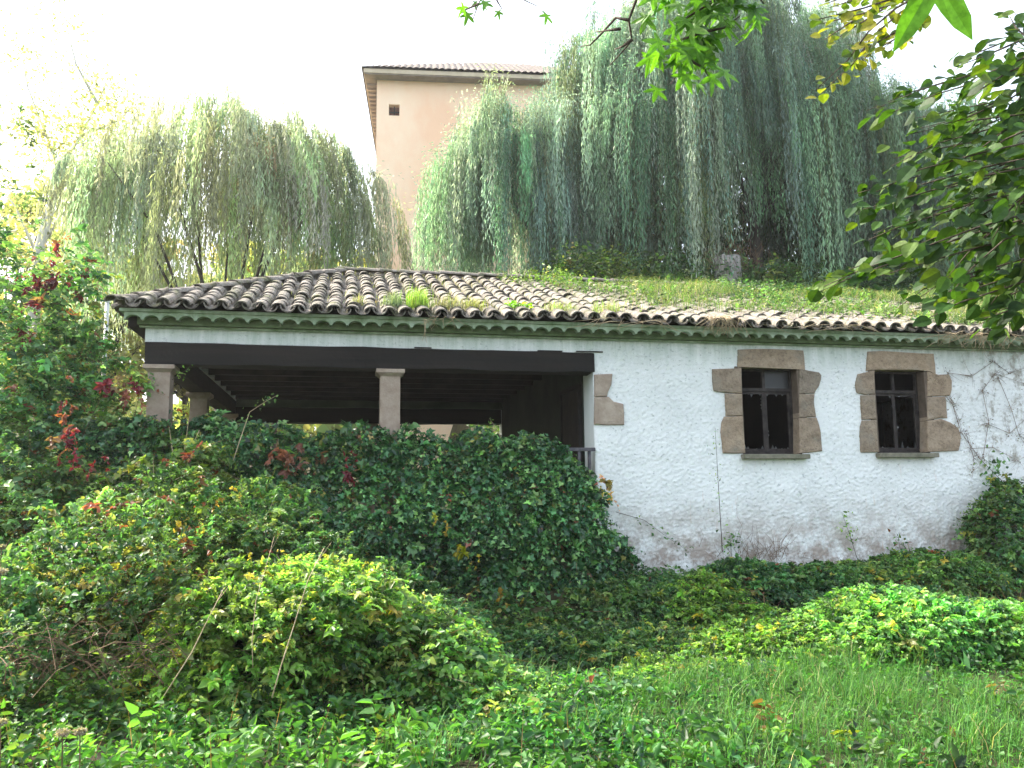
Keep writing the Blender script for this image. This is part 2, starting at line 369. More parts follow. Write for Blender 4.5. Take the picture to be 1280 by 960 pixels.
def wall_grid(x0, x1, z0, z1, step, holes, amp, name):
    nx = int((x1-x0)/step)+1; nzz = int((z1-z0)/step)+1
    xs = np.linspace(x0, x1, nx); zs = np.linspace(z0, z1, nzz); X, Z = np.meshgrid(xs, zs, indexing='ij')
    P = np.stack([X, X*0, Z*1.5], -1)
    from mathutils import noise as mn
    f = np.array([mn.noise(Vector((x*23, 0, z*20)))*.75+mn.noise(Vector((x*41, 3, z*40)))*.9+mn.noise(Vector((x*4, 7, z*4)))*.6*(1+mn.noise(Vector((x*11, 9, z*9)))) for x, _, z in P.reshape(-1, 3).tolist()]).reshape(X.shape)
    lum = f*1.3; lum = np.maximum(lum, -.35)
    Y = -.006 - amp*lum - .008*nz(P, 1.6, 9, 2) - .006*rng.normal(size=X.shape)*.10
    Y[0, :] = 0; Y[-1, :] = 0; Y[:, -1] = 0
    ix = np.arange(nx*nzz).reshape(nx, nzz); xc = (X[:-1, :-1]+X[1:, 1:])/2; zc = (Z[:-1, :-1]+Z[1:, 1:])/2
    keep = np.ones(xc.shape, bool)
    for a, b_, c, d in holes: keep &= ~((xc > a) & (xc < b_) & (zc > c) & (zc < d))
    F = np.stack([ix[:-1, :-1], ix[1:, :-1], ix[1:, 1:], ix[:-1, 1:]], -1)[keep]
    return mk(name, np.stack([X, Y, Z], -1).reshape(-1, 3), F, M_plaster, house, smooth=True)
e = .03
wall_grid(XC, X1, -.2, 3.66, .0165, [(o[0]-e, o[1]+e, o[2]-.01, o[3]+e) for o in OPEN], .010, 'front_wall')
# smooth band over the loggia beam, side band, back band
b_ = MB().box(X0-.03, XC-.002, -.006, .30, 3.43, 3.66); b_.build('painted_band', M_plaster, house)
MB().box(X0-.03, X0+.27, .302, DEP, 3.43, 3.66).build('painted_band', M_smooth, house)
MB().box(X0+.272, XC-.002, DEP-.3, DEP-.004, 3.30, 3.80).build('inner_band', simple('shaded_green_band', (.06, .085, .06), (.11, .14, .1), 2), house)  # shade of the deep loggia is put into this darkened band colour
# timber beams (front, side, back)
def beam(x0, x1, y0, y1, z0, z1):
    m = MB(); ax = 0 if x1-x0 > y1-y0 else 1; n = 24
    for i in range(n+1):
        t = i/n; wv = .006*math.sin(t*17)+.004*math.sin(t*43+1)
        if ax == 0:
            x = x0+(x1-x0)*t; ring = [(x, y0+wv, z0-wv), (x, y1, z0+wv), (x, y1, z1), (x, y0-wv, z1+wv*.8)]
        else:
            y = y0+(y1-y0)*t; ring = [(x0+wv, y, z0), (x1, y, z0+wv), (x1, y, z1), (x0, y, z1)]
        m.V += ring
        if i:
            b = 4*i
            for k in range(4): m.F.append((b-4+k, b-4+(k+1) % 4, b+(k+1) % 4, b+k))
    m.F += [(3, 2, 1, 0), (4*n, 4*n+1, 4*n+2, 4*n+3)]
    return m.build('timber_beam', M_beam, house, bevel=0)
beam(X0-.02, XC+.015, -.032, .28, 3.165, 3.425)
beam(X0+.01, X0+.26, .29, DEP, 3.165, 3.425)
beam(X0+.27, XC-.02, DEP-.31, DEP-.01, 3.00, 3.295)
for i in range(9):                                  # ceiling joists seen dimly under the roof
    y = .75+i*.68; MB().box(X0+.28, XC-.01, y, y+.1, 3.44, 3.56).build('ceiling_joist', M_boards, house)
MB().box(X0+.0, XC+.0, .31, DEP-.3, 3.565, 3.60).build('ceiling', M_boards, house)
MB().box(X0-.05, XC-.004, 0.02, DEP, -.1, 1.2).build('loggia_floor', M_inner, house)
MB().box(X0-.06, XC-.01, -.08, .015, -.2, 1.28).build('terrace_wall', M_pillar, house)
for xa_, xb_, zz in ((2.52, 2.86, 3.432), (3.05, 3.42, 3.436), (.9, 1.12, 3.433)):
    MB().box(xa_, xb_, -.020, -.0045, zz, zz+.016).build('lath', M_beam, house)
# pillars with capitals
def pillar(x, y, w=.25, top=3.16):
    m = MB(); n = 14
    for i in range(n+1):
        z = 1.2+(top-.075-1.2)*i/n; ww = w/2*(1+.012*math.sin(i*2.1+x))
        m.V += [(x-ww, y, z), (x+ww, y, z), (x+ww, y+w, z), (x-ww, y+w, z)]
        if i:
            b = 4*i
            for k in range(4): m.F.append((b-4+k, b-4+(k+1) % 4, b+(k+1) % 4, b+k))
    p = m.build('pillar', M_pillar, house)
    c = w/2+.055; cm = MB().box(x-c, x+c, y-.055, y+w+.055, top-.055, top-.003); h_ = w/2+.002
    cm.add([(x-h_, y-.002, top-.095), (x+h_, y-.002, top-.095), (x+h_, y+w+.002, top-.095), (x-h_, y+w+.002, top-.095), (x-c+.012, y-.043, top-.056), (x+c-.012, y-.043, top-.056), (x+c-.012, y+w+.043, top-.056), (x-c+.012, y+w+.043, top-.056)], [(3,2,1,0),(4,5,6,7),(0,1,5,4),(1,2,6,5),(2,3,7,6),(3,0,4,7)])
    cm.build('capital', M_pillar, p, bevel=.008)
    return p
pillar(X0+.145, 0.0); pillar(.60, 0.0); pillar(X0+.145, 2.85); pillar(X0+.145, 6.35); pillar(.55, 6.38, top=2.99)
# inner walls, floor, door, dark rooms behind the windows
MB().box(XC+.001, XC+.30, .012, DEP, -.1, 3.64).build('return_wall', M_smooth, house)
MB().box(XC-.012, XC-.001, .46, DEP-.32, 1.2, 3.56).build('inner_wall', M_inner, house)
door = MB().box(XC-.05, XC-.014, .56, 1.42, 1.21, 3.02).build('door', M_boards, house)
for y0, y1, z0, z1 in ((.50, .555, 1.21, 3.08), (1.425, 1.48, 1.21, 3.08), (.556, 1.424, 3.025, 3.08)):
    MB().box(XC-.07, XC-.014, y0, y1, z0, z1).build('door_frame', M_beam, door)
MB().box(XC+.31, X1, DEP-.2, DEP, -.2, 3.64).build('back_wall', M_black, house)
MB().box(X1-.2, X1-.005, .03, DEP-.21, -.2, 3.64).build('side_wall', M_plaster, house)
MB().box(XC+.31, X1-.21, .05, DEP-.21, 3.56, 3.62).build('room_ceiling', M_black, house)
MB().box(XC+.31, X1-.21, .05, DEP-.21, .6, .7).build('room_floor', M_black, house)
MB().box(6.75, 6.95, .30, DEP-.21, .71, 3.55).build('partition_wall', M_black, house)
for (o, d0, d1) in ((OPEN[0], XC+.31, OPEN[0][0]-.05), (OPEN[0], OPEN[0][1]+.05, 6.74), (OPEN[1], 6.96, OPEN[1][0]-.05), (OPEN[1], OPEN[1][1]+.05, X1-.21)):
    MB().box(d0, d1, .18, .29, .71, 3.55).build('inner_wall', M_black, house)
# stone surrounds
def stone(poly, parent, depth=.17, front=-.022, seed=0):
    r = random.Random(seed); P = [Vector((p[0], 0, p[1])) for p in poly]; c = sum(P, Vector())/len(P)
    # densify the outline and round its corners a little
    Q = []
    for i in range(len(P)):
        a, b = P[i], P[(i+1) % len(P)]; n = max(1, int((b-a).length/.035))
        for k in range(n): Q.append(a.lerp(b, k/n))
    n = len(Q); area = sum(Q[i].x*Q[(i+1) % n].z-Q[(i+1) % n].x*Q[i].z for i in range(n))
    if area < 0: Q.reverse()
    bm = bmesh.new(); rings = []
    for (ins, y, jit) in ((0, depth, 0), (0, front+.014, 0), (.007, front+.003, .002), (.018, front, .002), (.05, front-.002, .004)):
        ring = []
        for q in Q:
            d = (c-q); L = d.length; d = d.normalized() if L > 1e-6 else d
            ring.append(bm.verts.new((q.x+d.x*ins, y+r.uniform(-jit, jit), q.z+d.z*ins)))
        rings.append(ring)
    for a, b in zip(rings, rings[1:]):
        for i in range(n): bm.faces.new((a[i], a[(i+1) % n], b[(i+1) % n], b[i]))
    fc = bm.faces.new(rings[-1]); bmesh.ops.triangulate(bm, faces=[fc], ngon_method='EAR_CLIP')
    bmesh.ops.recalc_face_normals(bm, faces=bm.faces)
    me = bpy.data.meshes.new('stone'); bm.to_mesh(me); bm.free(); me.materials.append(M_stone if parent is not house else M_pillar)
    o = bpy.data.objects.new('stone', me); place(o, parent); return o
for i, q in enumerate(quoins): stone(q, house, .012, -.034, 50+i)
for wi, (st, (xl, xr, zb, zt)) in enumerate(zip(stonesets, OPEN)):
    win = bpy.data.objects.new('window', None); win['label'] = ['broken brown window with a whole upper pane', 'broken brown window with empty upper panes'][wi]
    place(win, house, ((xl+xr)/2, 0, zb))
    for k, s_ in enumerate(st): stone(s_, win, .17, -.032, wi*10+k)
    jm = MB(); jm.box(xl-.10, xl-.004, -.019, .165, zb+.01, zt); jm.box(xr+.004, xr+.12, -.019, .165, zb+.01, zt-.01); jm.box(xl-.05, xr+.06, -.019, .165, zt+.004, zt+.05)
    jm.build('joint_mortar', M_joint, win)
    MB().box(xl-.06, xr+.09, -.11, .02, zb-.075, zb-.012).build('sill', M_sill, win, bevel=.008)
    MB().box(xl, xr, .02, .22, zb-.06, zb-.005).build('inner_sill', M_sill, win)
    y0, y1 = .135, .185; xm = (xl+xr)/2-.01+.015*wi; zm = zt-.30
    fr = MB(); fr.box(xl+.002, xl+.035, y0, y1, zb, zt); fr.box(xr-.035, xr-.002, y0, y1, zb, zt)
    fr.box(xl+.0355, xr-.0355, y0, y1, zt-.035, zt-.001); fr.box(xl+.0355, xr-.0355, y0, y1, zb, zb+.035)
    fr.build('frame', M_frame, win)
    MB().box(xl+.036, xr-.036, y0-.012, y1-.002, zm-.025, zm+.02).build('transom', M_frame, win)
    MB().box(xm-.022, xm+.022, y0+.004, y1-.004, zm+.021, zt-.036).build('mullion', M_frame, win)
    # casements: the left leaf stands slightly ajar, the right one nearly shut
    for sx, (a, b) in enumerate(((xl+.038, xm-.002), (xm+.002, xr-.038))):
        cs = MB(); w = b-a; t = .034
        cs.box(0, t, 0, .03, zb+.037, zm-.027); cs.box(w-t, w, 0, .03, zb+.037, zm-.027)
        cs.box(t+.0005, w-t-.0005, 0, .03, zb+.037, zb+.075); cs.box(t+.0005, w-t-.0005, 0, .03, zm-.062, zm-.027)
        ang = [(.0, .0), (.0, .10)][wi][sx]
        hinge = a if sx == 0 else b
        V = [((a if sx == 0 else b-w)+v[0], v[1], v[2]) for v in cs.V]
        V = [(hinge+(v[0]-hinge)*math.cos(ang), y0+.006+v[1]+abs(v[0]-hinge)*math.sin(ang), v[2]) for v in V]
        mk('casement', V, cs.F, M_frame, win)
        # jagged remains of glass round the edge of the leaf
        sh = MB(); r = random.Random(wi*7+sx)
        zA, zB = zb+.072, zm-.06; xa, xb = a+t-.004, b-t+.004; yy = y0+.02
        def shard(p, q, inward, hmax):
            n = 7
            for i in range(n):
                u0, u1 = i/n, (i+1)/n; h = r.uniform(.1, 1)**4*hmax
                A_ = (p[0]+(q[0]-p[0])*u0, p[1]+(q[1]-p[1])*u0); B_ = (p[0]+(q[0]-p[0])*u1, p[1]+(q[1]-p[1])*u1); m_ = ((A_[0]+B_[0])/2+inward[0]*h, (A_[1]+B_[1])/2+inward[1]*h)
                sh.add([(A_[0], yy, A_[1]), (B_[0], yy, B_[1]), (m_[0], yy, m_[1]), (A_[0], yy+.003, A_[1]), (B_[0], yy+.003, B_[1]), (m_[0], yy+.003, m_[1])], [(0, 1, 2), (5, 4, 3), (0, 3, 4, 1), (1, 4, 5, 2), (2, 5, 3, 0)])
        shard((xa, zA), (xb, zA), (0, 1), .11); shard((xa, zB), (xb, zB), (0, -1), .07)
        if sx == 1: shard((xa, zA), (xa, zA*.5+zB*.5), (1, 0), .035)
        else: shard((xb, zA*.4+zB*.6), (xb, zB), (-1, 0), .03)
        gm = bpy.data.materials.get('dusty_glass')
        if gm is None:
            gm, gn, gb, go = new_mat('dusty_glass'); gb.inputs['Base Color'].default_value = (.05, .055, .055, 1); gb.inputs['Roughness'].default_value = .35
            gb.inputs['Specular IOR Level'].default_value = .25; gb.inputs['Transmission Weight'].default_value = .6
        mk('broken_pane', sh.V, sh.F, gm, win)
    if wi == 0: MB().box(xm+.023, xr-.037, y0+.02, y0+.024, zm+.022, zt-.037).build('pane', gm, win)
# rail at the end of the terrace
rail = MB().box(2.2, XC-.01, -.07, -.01, 2.115, 2.16).build('railing', M_rail, house, bevel=.006)
for x in (2.35, 2.55, 2.75, 2.93, 3.05, 3.19):
    MB().box(x-.018, x+.018, -.058, -.022, 1.25, 2.113).build('baluster', M_rail, rail)

# ------------------------------------------------------------------ cornice
z0 = 3.60
MB().box(X0-.09, X1, -.055, -.008, z0, z0+.022).build('cornice_fillet', M_cornice, house)
MB().box(X0-.10, X1, -.135, .10, z0+.023, z0+.115).build('cornice_core', M_mortar, house)
MB().box(X0-.27, X1, -.262, .02, z0+.1505, z0+.185).build('cornice_board', M_cornice, house)
def arch_mesh(name, r0, r1, L, th, mat, rise=.72, n=9, closed=False):
    """tapered half-round tile along +Y: mouth at y=0 (radius r0), tail at y=L (radius r1)"""
    V = []; F = []
    for y, r in ((0, r0), (L, r1)):
        for s_ in (0, 1):
            rr = r-th*s_
            for i in range(n):
                a = math.pi*i/(n-1); V.append((-rr*math.cos(a), y, rr*math.sin(a)*rise - (0.004 if s_ else 0)))
    for i in range(n-1):
        F += [(i, i+1, 2*n+i+1, 2*n+i), (n+i+1, n+i, 3*n+i, 3*n+i+1), (i+1, i, n+i, n+i+1), (2*n+i, 2*n+i+1, 3*n+i+1, 3*n+i)]
    F += [(0, 2*n, 3*n, n), (n-1, 2*n-1, 4*n-1, 3*n-1)]
    return mkmesh(name, V, F, mat, smooth=False)
# scalloped course: a board whose lower edge is cut in little arches, each arch a part
ctile = []
pitch = .198
bmV = []; nA = 9; r = pitch*.43; top = z0+.150; low = z0+.062
xs_ = [0, (pitch-2*r)/2] + [pitch/2-r*math.cos(math.pi*i/(nA-1)) for i in range(nA)] + [pitch]
zs_ = [low]*2 + [low+.8*r*.78*math.sin(math.pi*i/(nA-1)) for i in range(nA)] + [low]
xs_ = xs_[:2]+xs_[3:-2]+[pitch-(pitch-2*r)/2, pitch]; zs_ = zs_[:2]+zs_[3:-2]+[low, low]
m = MB(); k = len(xs_)
for y in (-.238, -.150):
    m.V += [(x, y, z) for x, z in zip(xs_, zs_)] + [(x, y, top) for x in xs_]
for i in range(k-1):
    m.F += [(i, i+1, k+i+1, k+i), (2*k+i+1, 2*k+i, 3*k+i, 3*k+i+1), (i+1, i, 2*k+i, 2*k+i+1), (k+i, k+i+1, 3*k+i+1, 3*k+i)]
m.F += [(0, k, 3*k, 2*k), (k-1, 3*k-1, 4*k-1, 2*k-1)] if False else [(0, k, 3*k, 2*k), (2*k-1, k-1, 3*k-1, 4*k-1)]
cme = mkmesh('cornice_tile', m.V, m.F, M_cornice)
nC = int((X1-(X0-.22))/pitch)
for i in range(nC):
    o = bpy.data.objects.new('cornice_tile', cme); place(o, house, (X0-.22+i*pitch, random.uniform(-.004, .004), random.uniform(-.004, .004)))
# the same course, plain, returning along the left side
MB().box(X0-.24, X0-.03, .03, DEP+.2, z0+.02, z0+.15).build('side_cornice', M_beam, house)

# ------------------------------------------------------------------ roof
RIDGE = np.array([0.0, 3.4, 5.27]); EY, EZ, EX = -.36, 3.80, X0-.36
slope = math.atan2(RIDGE[2]-EZ, RIDGE[1]-EY); hipk = (RIDGE[1]-EY)/(RIDGE[0]-EX)
def sag(x, y):
    return .035*nz(np.array([[x, y, 0.]]), .9, 4, 2)[0] - .03*math.exp(-((x-3.2)/1.5)**2)*math.exp(-((y-1.2)/1.2)**2)
roof = bpy.data.objects.new('roof', mkmesh('roof', *(lambda: (
    [(EX+.10, EY+.13, EZ-.005), (X1+.3, EY+.13, EZ-.005), (X1+.3, 3.4, 5.22), (0, 3.4, 5.22), (EX+.02, DEP+.3, EZ-.022), (X1+.3, DEP+.3, EZ-.022),
     (EX+.10, EY+.13, EZ-.04), (X1+.3, EY+.13, EZ-.04), (EX+.02, DEP+.3, EZ-.05), (X1+.3, DEP+.3, EZ-.05)],
    [(0, 1, 2, 3), (0, 3, 4), (3, 2, 5, 4), (0, 6, 7, 1), (4, 8, 6, 0), (5, 9, 8, 4), (1, 7, 9, 5), (1, 5, 2), (6, 8, 9, 7)]))(), M_soil)); place(roof, house)
TL = .40; tme = [arch_mesh('tile', .090*s1, .076*s1, TL, .014, M_tile, .84*s2) for s1, s2 in ((1, 1), (1.04, .93), (.97, 1.06), (1.02, 1.02))]
pme = mkmesh('pan', [], [], M_tile)
spots = []; pans = MB(); expo = .262; cols_ = .219
def arch_np(me):
    V = np.empty(len(me.vertices)*3, np.float32); me.vertices.foreach_get('co', V); return V.reshape(-1, 3), [tuple(p.vertices) for p in me.polygons]
TV = [arch_np(m_) for m_ in tme]
x = EX+.15; ncol = 0
while x < X1+.2:
    row = 0
    while True:
        s_ = row*expo; y = EY + s_*math.cos(slope); z = EZ + s_*math.sin(slope)
        if y > 3.4-.12 or (y+.2-EY) > (x-EX)*hipk+.1: break
        spots.append((x, y, z)); row += 1
    ncol += 1; x += cols_*random.uniform(.98, 1.02)
def gap(x, y):           # how far litter and grass hide the tiles here
    return sstep(4.2, 6.2, x)*sstep(.1, .5, y)
order = sorted(spots, key=lambda p: (p[0]-CAM[0])**2*.6+(p[1]-CAM[1])**2 + 400*gap(p[0], p[1]))
keepers = order[:300]; rest = order[300:]
def tile_xf(p, row0):
    x, y, z = p; j = random.uniform
    sgz = sag(x, y); return (x+j(-.014, .014), y+j(-.04, .02)-(.03 if row0 else 0), z+.010+sgz*.6+j(-.004, .008)), (slope+j(-.03, .03)-.035, j(-.05, .05), j(-.045, .045))
for p in keepers:
    loc, rot = tile_xf(p, p[1] < EY+.01); o = bpy.data.objects.new('tile', random.choice(tme)); place(o, roof, loc); o.rotation_euler = rot
def joined(pts, fn, name, parent, flip=False):
    mb = MB()
    for p in pts:
        loc, rot = fn(p); V, F = random.choice(TV); Mx = Matrix.Translation(loc) @ (Matrix.Rotation(rot[2], 4, 'Z') @ Matrix.Rotation(rot[0], 4, 'X') @ Matrix.Rotation(rot[1]+(math.pi if flip else 0), 4, 'Y'))
        A4 = np.array(Mx); W = V@A4[:3, :3].T + A4[:3, 3]
        mb.add(W, F)
    return mb.build(name, M_tile, parent, kind='stuff')
joined(rest, lambda p: tile_xf(p, p[1] < EY+.01), 'distant_tiles', roof)
# channel tiles between the cover tiles
panpts = [(p[0]+cols_/2, p[1], p[2]) for p in spots]
def pan_xf(p):
    (l, r_) = tile_xf(p, p[1] < EY+.01); return (l[0], l[1]-.012, l[2]+.030), (r_[0]+.02, r_[1]*.6, r_[2]*.6)
joined(panpts, pan_xf, 'channel_tiles', roof, flip=True)
# left hip slope (seen edge on) and the back slope
side = []
y = EY+.12; sl2 = math.atan2(RIDGE[2]-EZ, RIDGE[0]-EX)
while y < DEP+.2:
    k = 0
    while True:
        s_ = k*expo; xx = EX+s_*math.cos(sl2); zz = EZ+s_*math.sin(sl2)
        lim = (y-EY)/hipk if y < 3.4 else (DEP+.3-y)/hipk
        if xx-EX > lim-.12: break
        side.append((xx, y, zz)); k += 1
    y += cols_
def side_xf(p):
    j = random.uniform; return (p[0]-.03, p[1]+j(-.01, .01), p[2]+j(0, .01)), (0, 0, 0), None
mb = MB(); mb2 = MB()
for p in side:
    for flip in (0, 1):
        V, F = random.choice(TV); off = (0, cols_/2*flip, .05*flip)
        Mx = Matrix.Translation((p[0]-.03+off[0], p[1]+off[1], p[2]+off[2]+random.uniform(0, .01))) @ Matrix.Rotation(-math.pi/2, 4, 'Z') @ Matrix.Rotation(sl2-.03, 4, 'X') @ Matrix.Rotation(math.pi*flip, 4, 'Y')
        A4 = np.array(Mx); mb.add(V@A4[:3, :3].T + A4[:3, 3], F)
mb.build('side_slope_tiles', M_tile, roof, kind='stuff')
# hip and ridge tiles
rme = arch_mesh('ridge_tile', .115, .10, .42, .016, M_tile, .62)
def line_tiles(a, b, name, lift=.03):
    a = Vector(a); b = Vector(b); n = int((b-a).length/.34); d = (b-a).normalized()
    for i in range(n):
        p = a.lerp(b, i/n); o = bpy.data.objects.new(name, rme); place(o, roof, p+Vector((0, 0, lift+random.uniform(-.006, .008))))
        q = d.to_track_quat('Y', 'Z').to_euler(); o.rotation_euler = (q.x-.04+random.uniform(-.02, .02), random.uniform(-.05, .05), q.z+random.uniform(-.05, .05))
line_tiles((EX+.02, EY+.0, EZ-.005), tuple(RIDGE+np.array([0, 0, .02])), 'hip_tile', .045)
line_tiles((-.1, 3.4, 5.30), (7.8, 3.4, 5.28), 'ridge_tile', .03)
mort = MB(); pts = [RIDGE + np.array([EX-RIDGE[0], EY-RIDGE[1], EZ-RIDGE[2]])*(1-t) + np.array([0, 0, .03]) for t in np.linspace(.03, 1, 12)]
mort.tube(pts, .05, 6); mort.tube([(0, 3.4, 5.25), (6, 3.4, 5.25), (X1, 3.4, 5.23)], .07, 6); mort.build('mortar', M_roofmortar, roof)

# ------------------------------------------------------------------ thin volume added to imitate the backlight glare
hm = bpy.data.materials.new('glare_haze'); hm.use_nodes = True; hn = hm.node_tree; hn.nodes.clear()
ho = hn.nodes.new('ShaderNodeOutputMaterial'); hv_ = hn.nodes.new('ShaderNodeVolumePrincipled'); hn.links.new(hv_.outputs[0], ho.inputs['Volume'])
hv_.inputs['Color'].default_value = (.93, .95, .97, 1); hv_.inputs['Density'].default_value = .0006; hv_.inputs['Anisotropy'].default_value = .45
hz_ = MB().box(-560, 560, -460, 760, -2, 27).build('glare_haze', hm, None, kind='stuff'); hz_['label'] = 'thin pale veil added over the whole place to imitate backlight glare'; hz_['category'] = 'glare_haze'

# ------------------------------------------------------------------ far tall house
th = thing('tall_house', 'tall salmon pink rendered house with grey tiled roof rising behind the willows', 'house', (4, 22, 3))
ta = R(-6.1); ca, sa = math.cos(ta), math.sin(ta); OX, OY = onY(470, 200, 22)[:2]
def tl(x, y, z): return (OX+x*ca-y*sa, OY+x*sa+y*ca, z)
def tbox(x0, x1, y0, y1, z0, z1, name, mat, parent=th, **kw):
    m = MB().box(x0, x1, y0, y1, z0, z1); m.V = [tl(*v) for v in m.V]; return m.build(name, mat, parent, **kw)
TE = 18.40
ws = onY(486, 131, 22); we = onY(499, 146, 22)
wx0, wx1 = (ws[0]-OX)/ca, (we[0]-OX)/ca; wz1, wz0 = ws[2], we[2]
tbox(0, wx0, 0, .4, 2, TE, 'wall', M_salmon); tbox(wx1, 11, 0, .4, 2, TE, 'wall', M_salmon)
tbox(wx0, wx1, 0.0, .4, 2, wz0, 'wall', M_salmon); tbox(wx0, wx1, 0.0, .4, wz1, TE, 'wall', M_salmon)
tbox(0, .4, .401, 9, 2, TE, 'side_wall', M_salmon); tbox(10.6, 11, .401, 9, 2, TE, 'side_wall', M_salmon); tbox(.4, 10.6, 8.6, 9, 2, TE, 'back_wall', M_salmon)
w_ = bpy.data.objects.new('window', None); place(w_, th, tl(wx0, .1, wz0))
tbox(wx0, wx1, .3, .34, wz0, wz1, 'shutter', simple('reddish_shutter', (.12, .05, .04), (.3, .14, .10), 6), w_)
tbox((wx0+wx1)/2-.02, (wx0+wx1)/2+.02, .2, .26, wz0, wz1, 'window_bar', M_frame, w_)
tbox(wx0, wx1, .2, .26, (wz0+wz1)/2-.02, (wz0+wz1)/2+.02, 'window_bar', M_frame, w_)
ov = .47
tbox(-ov, 11+ov, -ov, 9+ov, TE, TE+.05, 'soffit', M_soffit); tbox(-ov-.03, 11+ov+.03, -ov-.04, 9+ov+.03, TE+.051, TE+.22, 'eave_band', M_cream)
for i in range(24): tbox(-ov+.05, -.02, .3+i*.38, .38+i*.38, TE-.10, TE-.002, 'rafter', M_soffit)
V = []; F = []
x0_, x1_, y0_, y1_ = -ov-.12, 11+ov+.12, -ov-.16, 9+ov; half = (y1_-y0_)/2; sl3 = math.tan(R(31.5)); nx = 360; ny = 12
for i in range(nx+1):
    x = x0_+(x1_-x0_)*i/nx; dd = min(x-x0_, x1_-x, half)
    for j in range(ny+1):
        y = dd*j/ny; V.append(tl(x, y0_+y, TE+.24+y*sl3+.055*abs(math.sin(math.pi*(x-x0_)/.26))))
for i in range(nx):
    for j in range(ny): a = i*(ny+1)+j; F.append((a, a+ny+1, a+ny+2, a+1))
mk('tiled_roof', V, F, M_fartile, th)
zr = TE+.24+half*sl3
mk('roof_slope', [tl(x0_, y0_, TE+.24), tl(x0_, y1_, TE+.3), tl(x0_+half, y0_+half, zr-.03), tl(x1_, y1_, TE+.3), tl(x1_-half, y0_+half, zr-.03), tl(x1_, y0_, TE+.3)], [(0, 2, 1), (1, 2, 4, 3), (3, 4, 5)], M_fartile, th)
an = thing('antenna', 'thin metal aerial mast standing on the grey roof of the tall house', 'antenna', tl(3.6, 1.5, TE+1.5))
MB().tube([tl(3.6, 1.5, TE+1.5), tl(3.6, 1.5, TE+3.6)], .02, 5).build('mast', M_pole, an)
for k in range(4): MB().tube([tl(3.3, 1.5, TE+2.8+.22*k), tl(3.9, 1.5, TE+2.8+.22*k)], .012, 4).build('crossbar', M_pole, an)

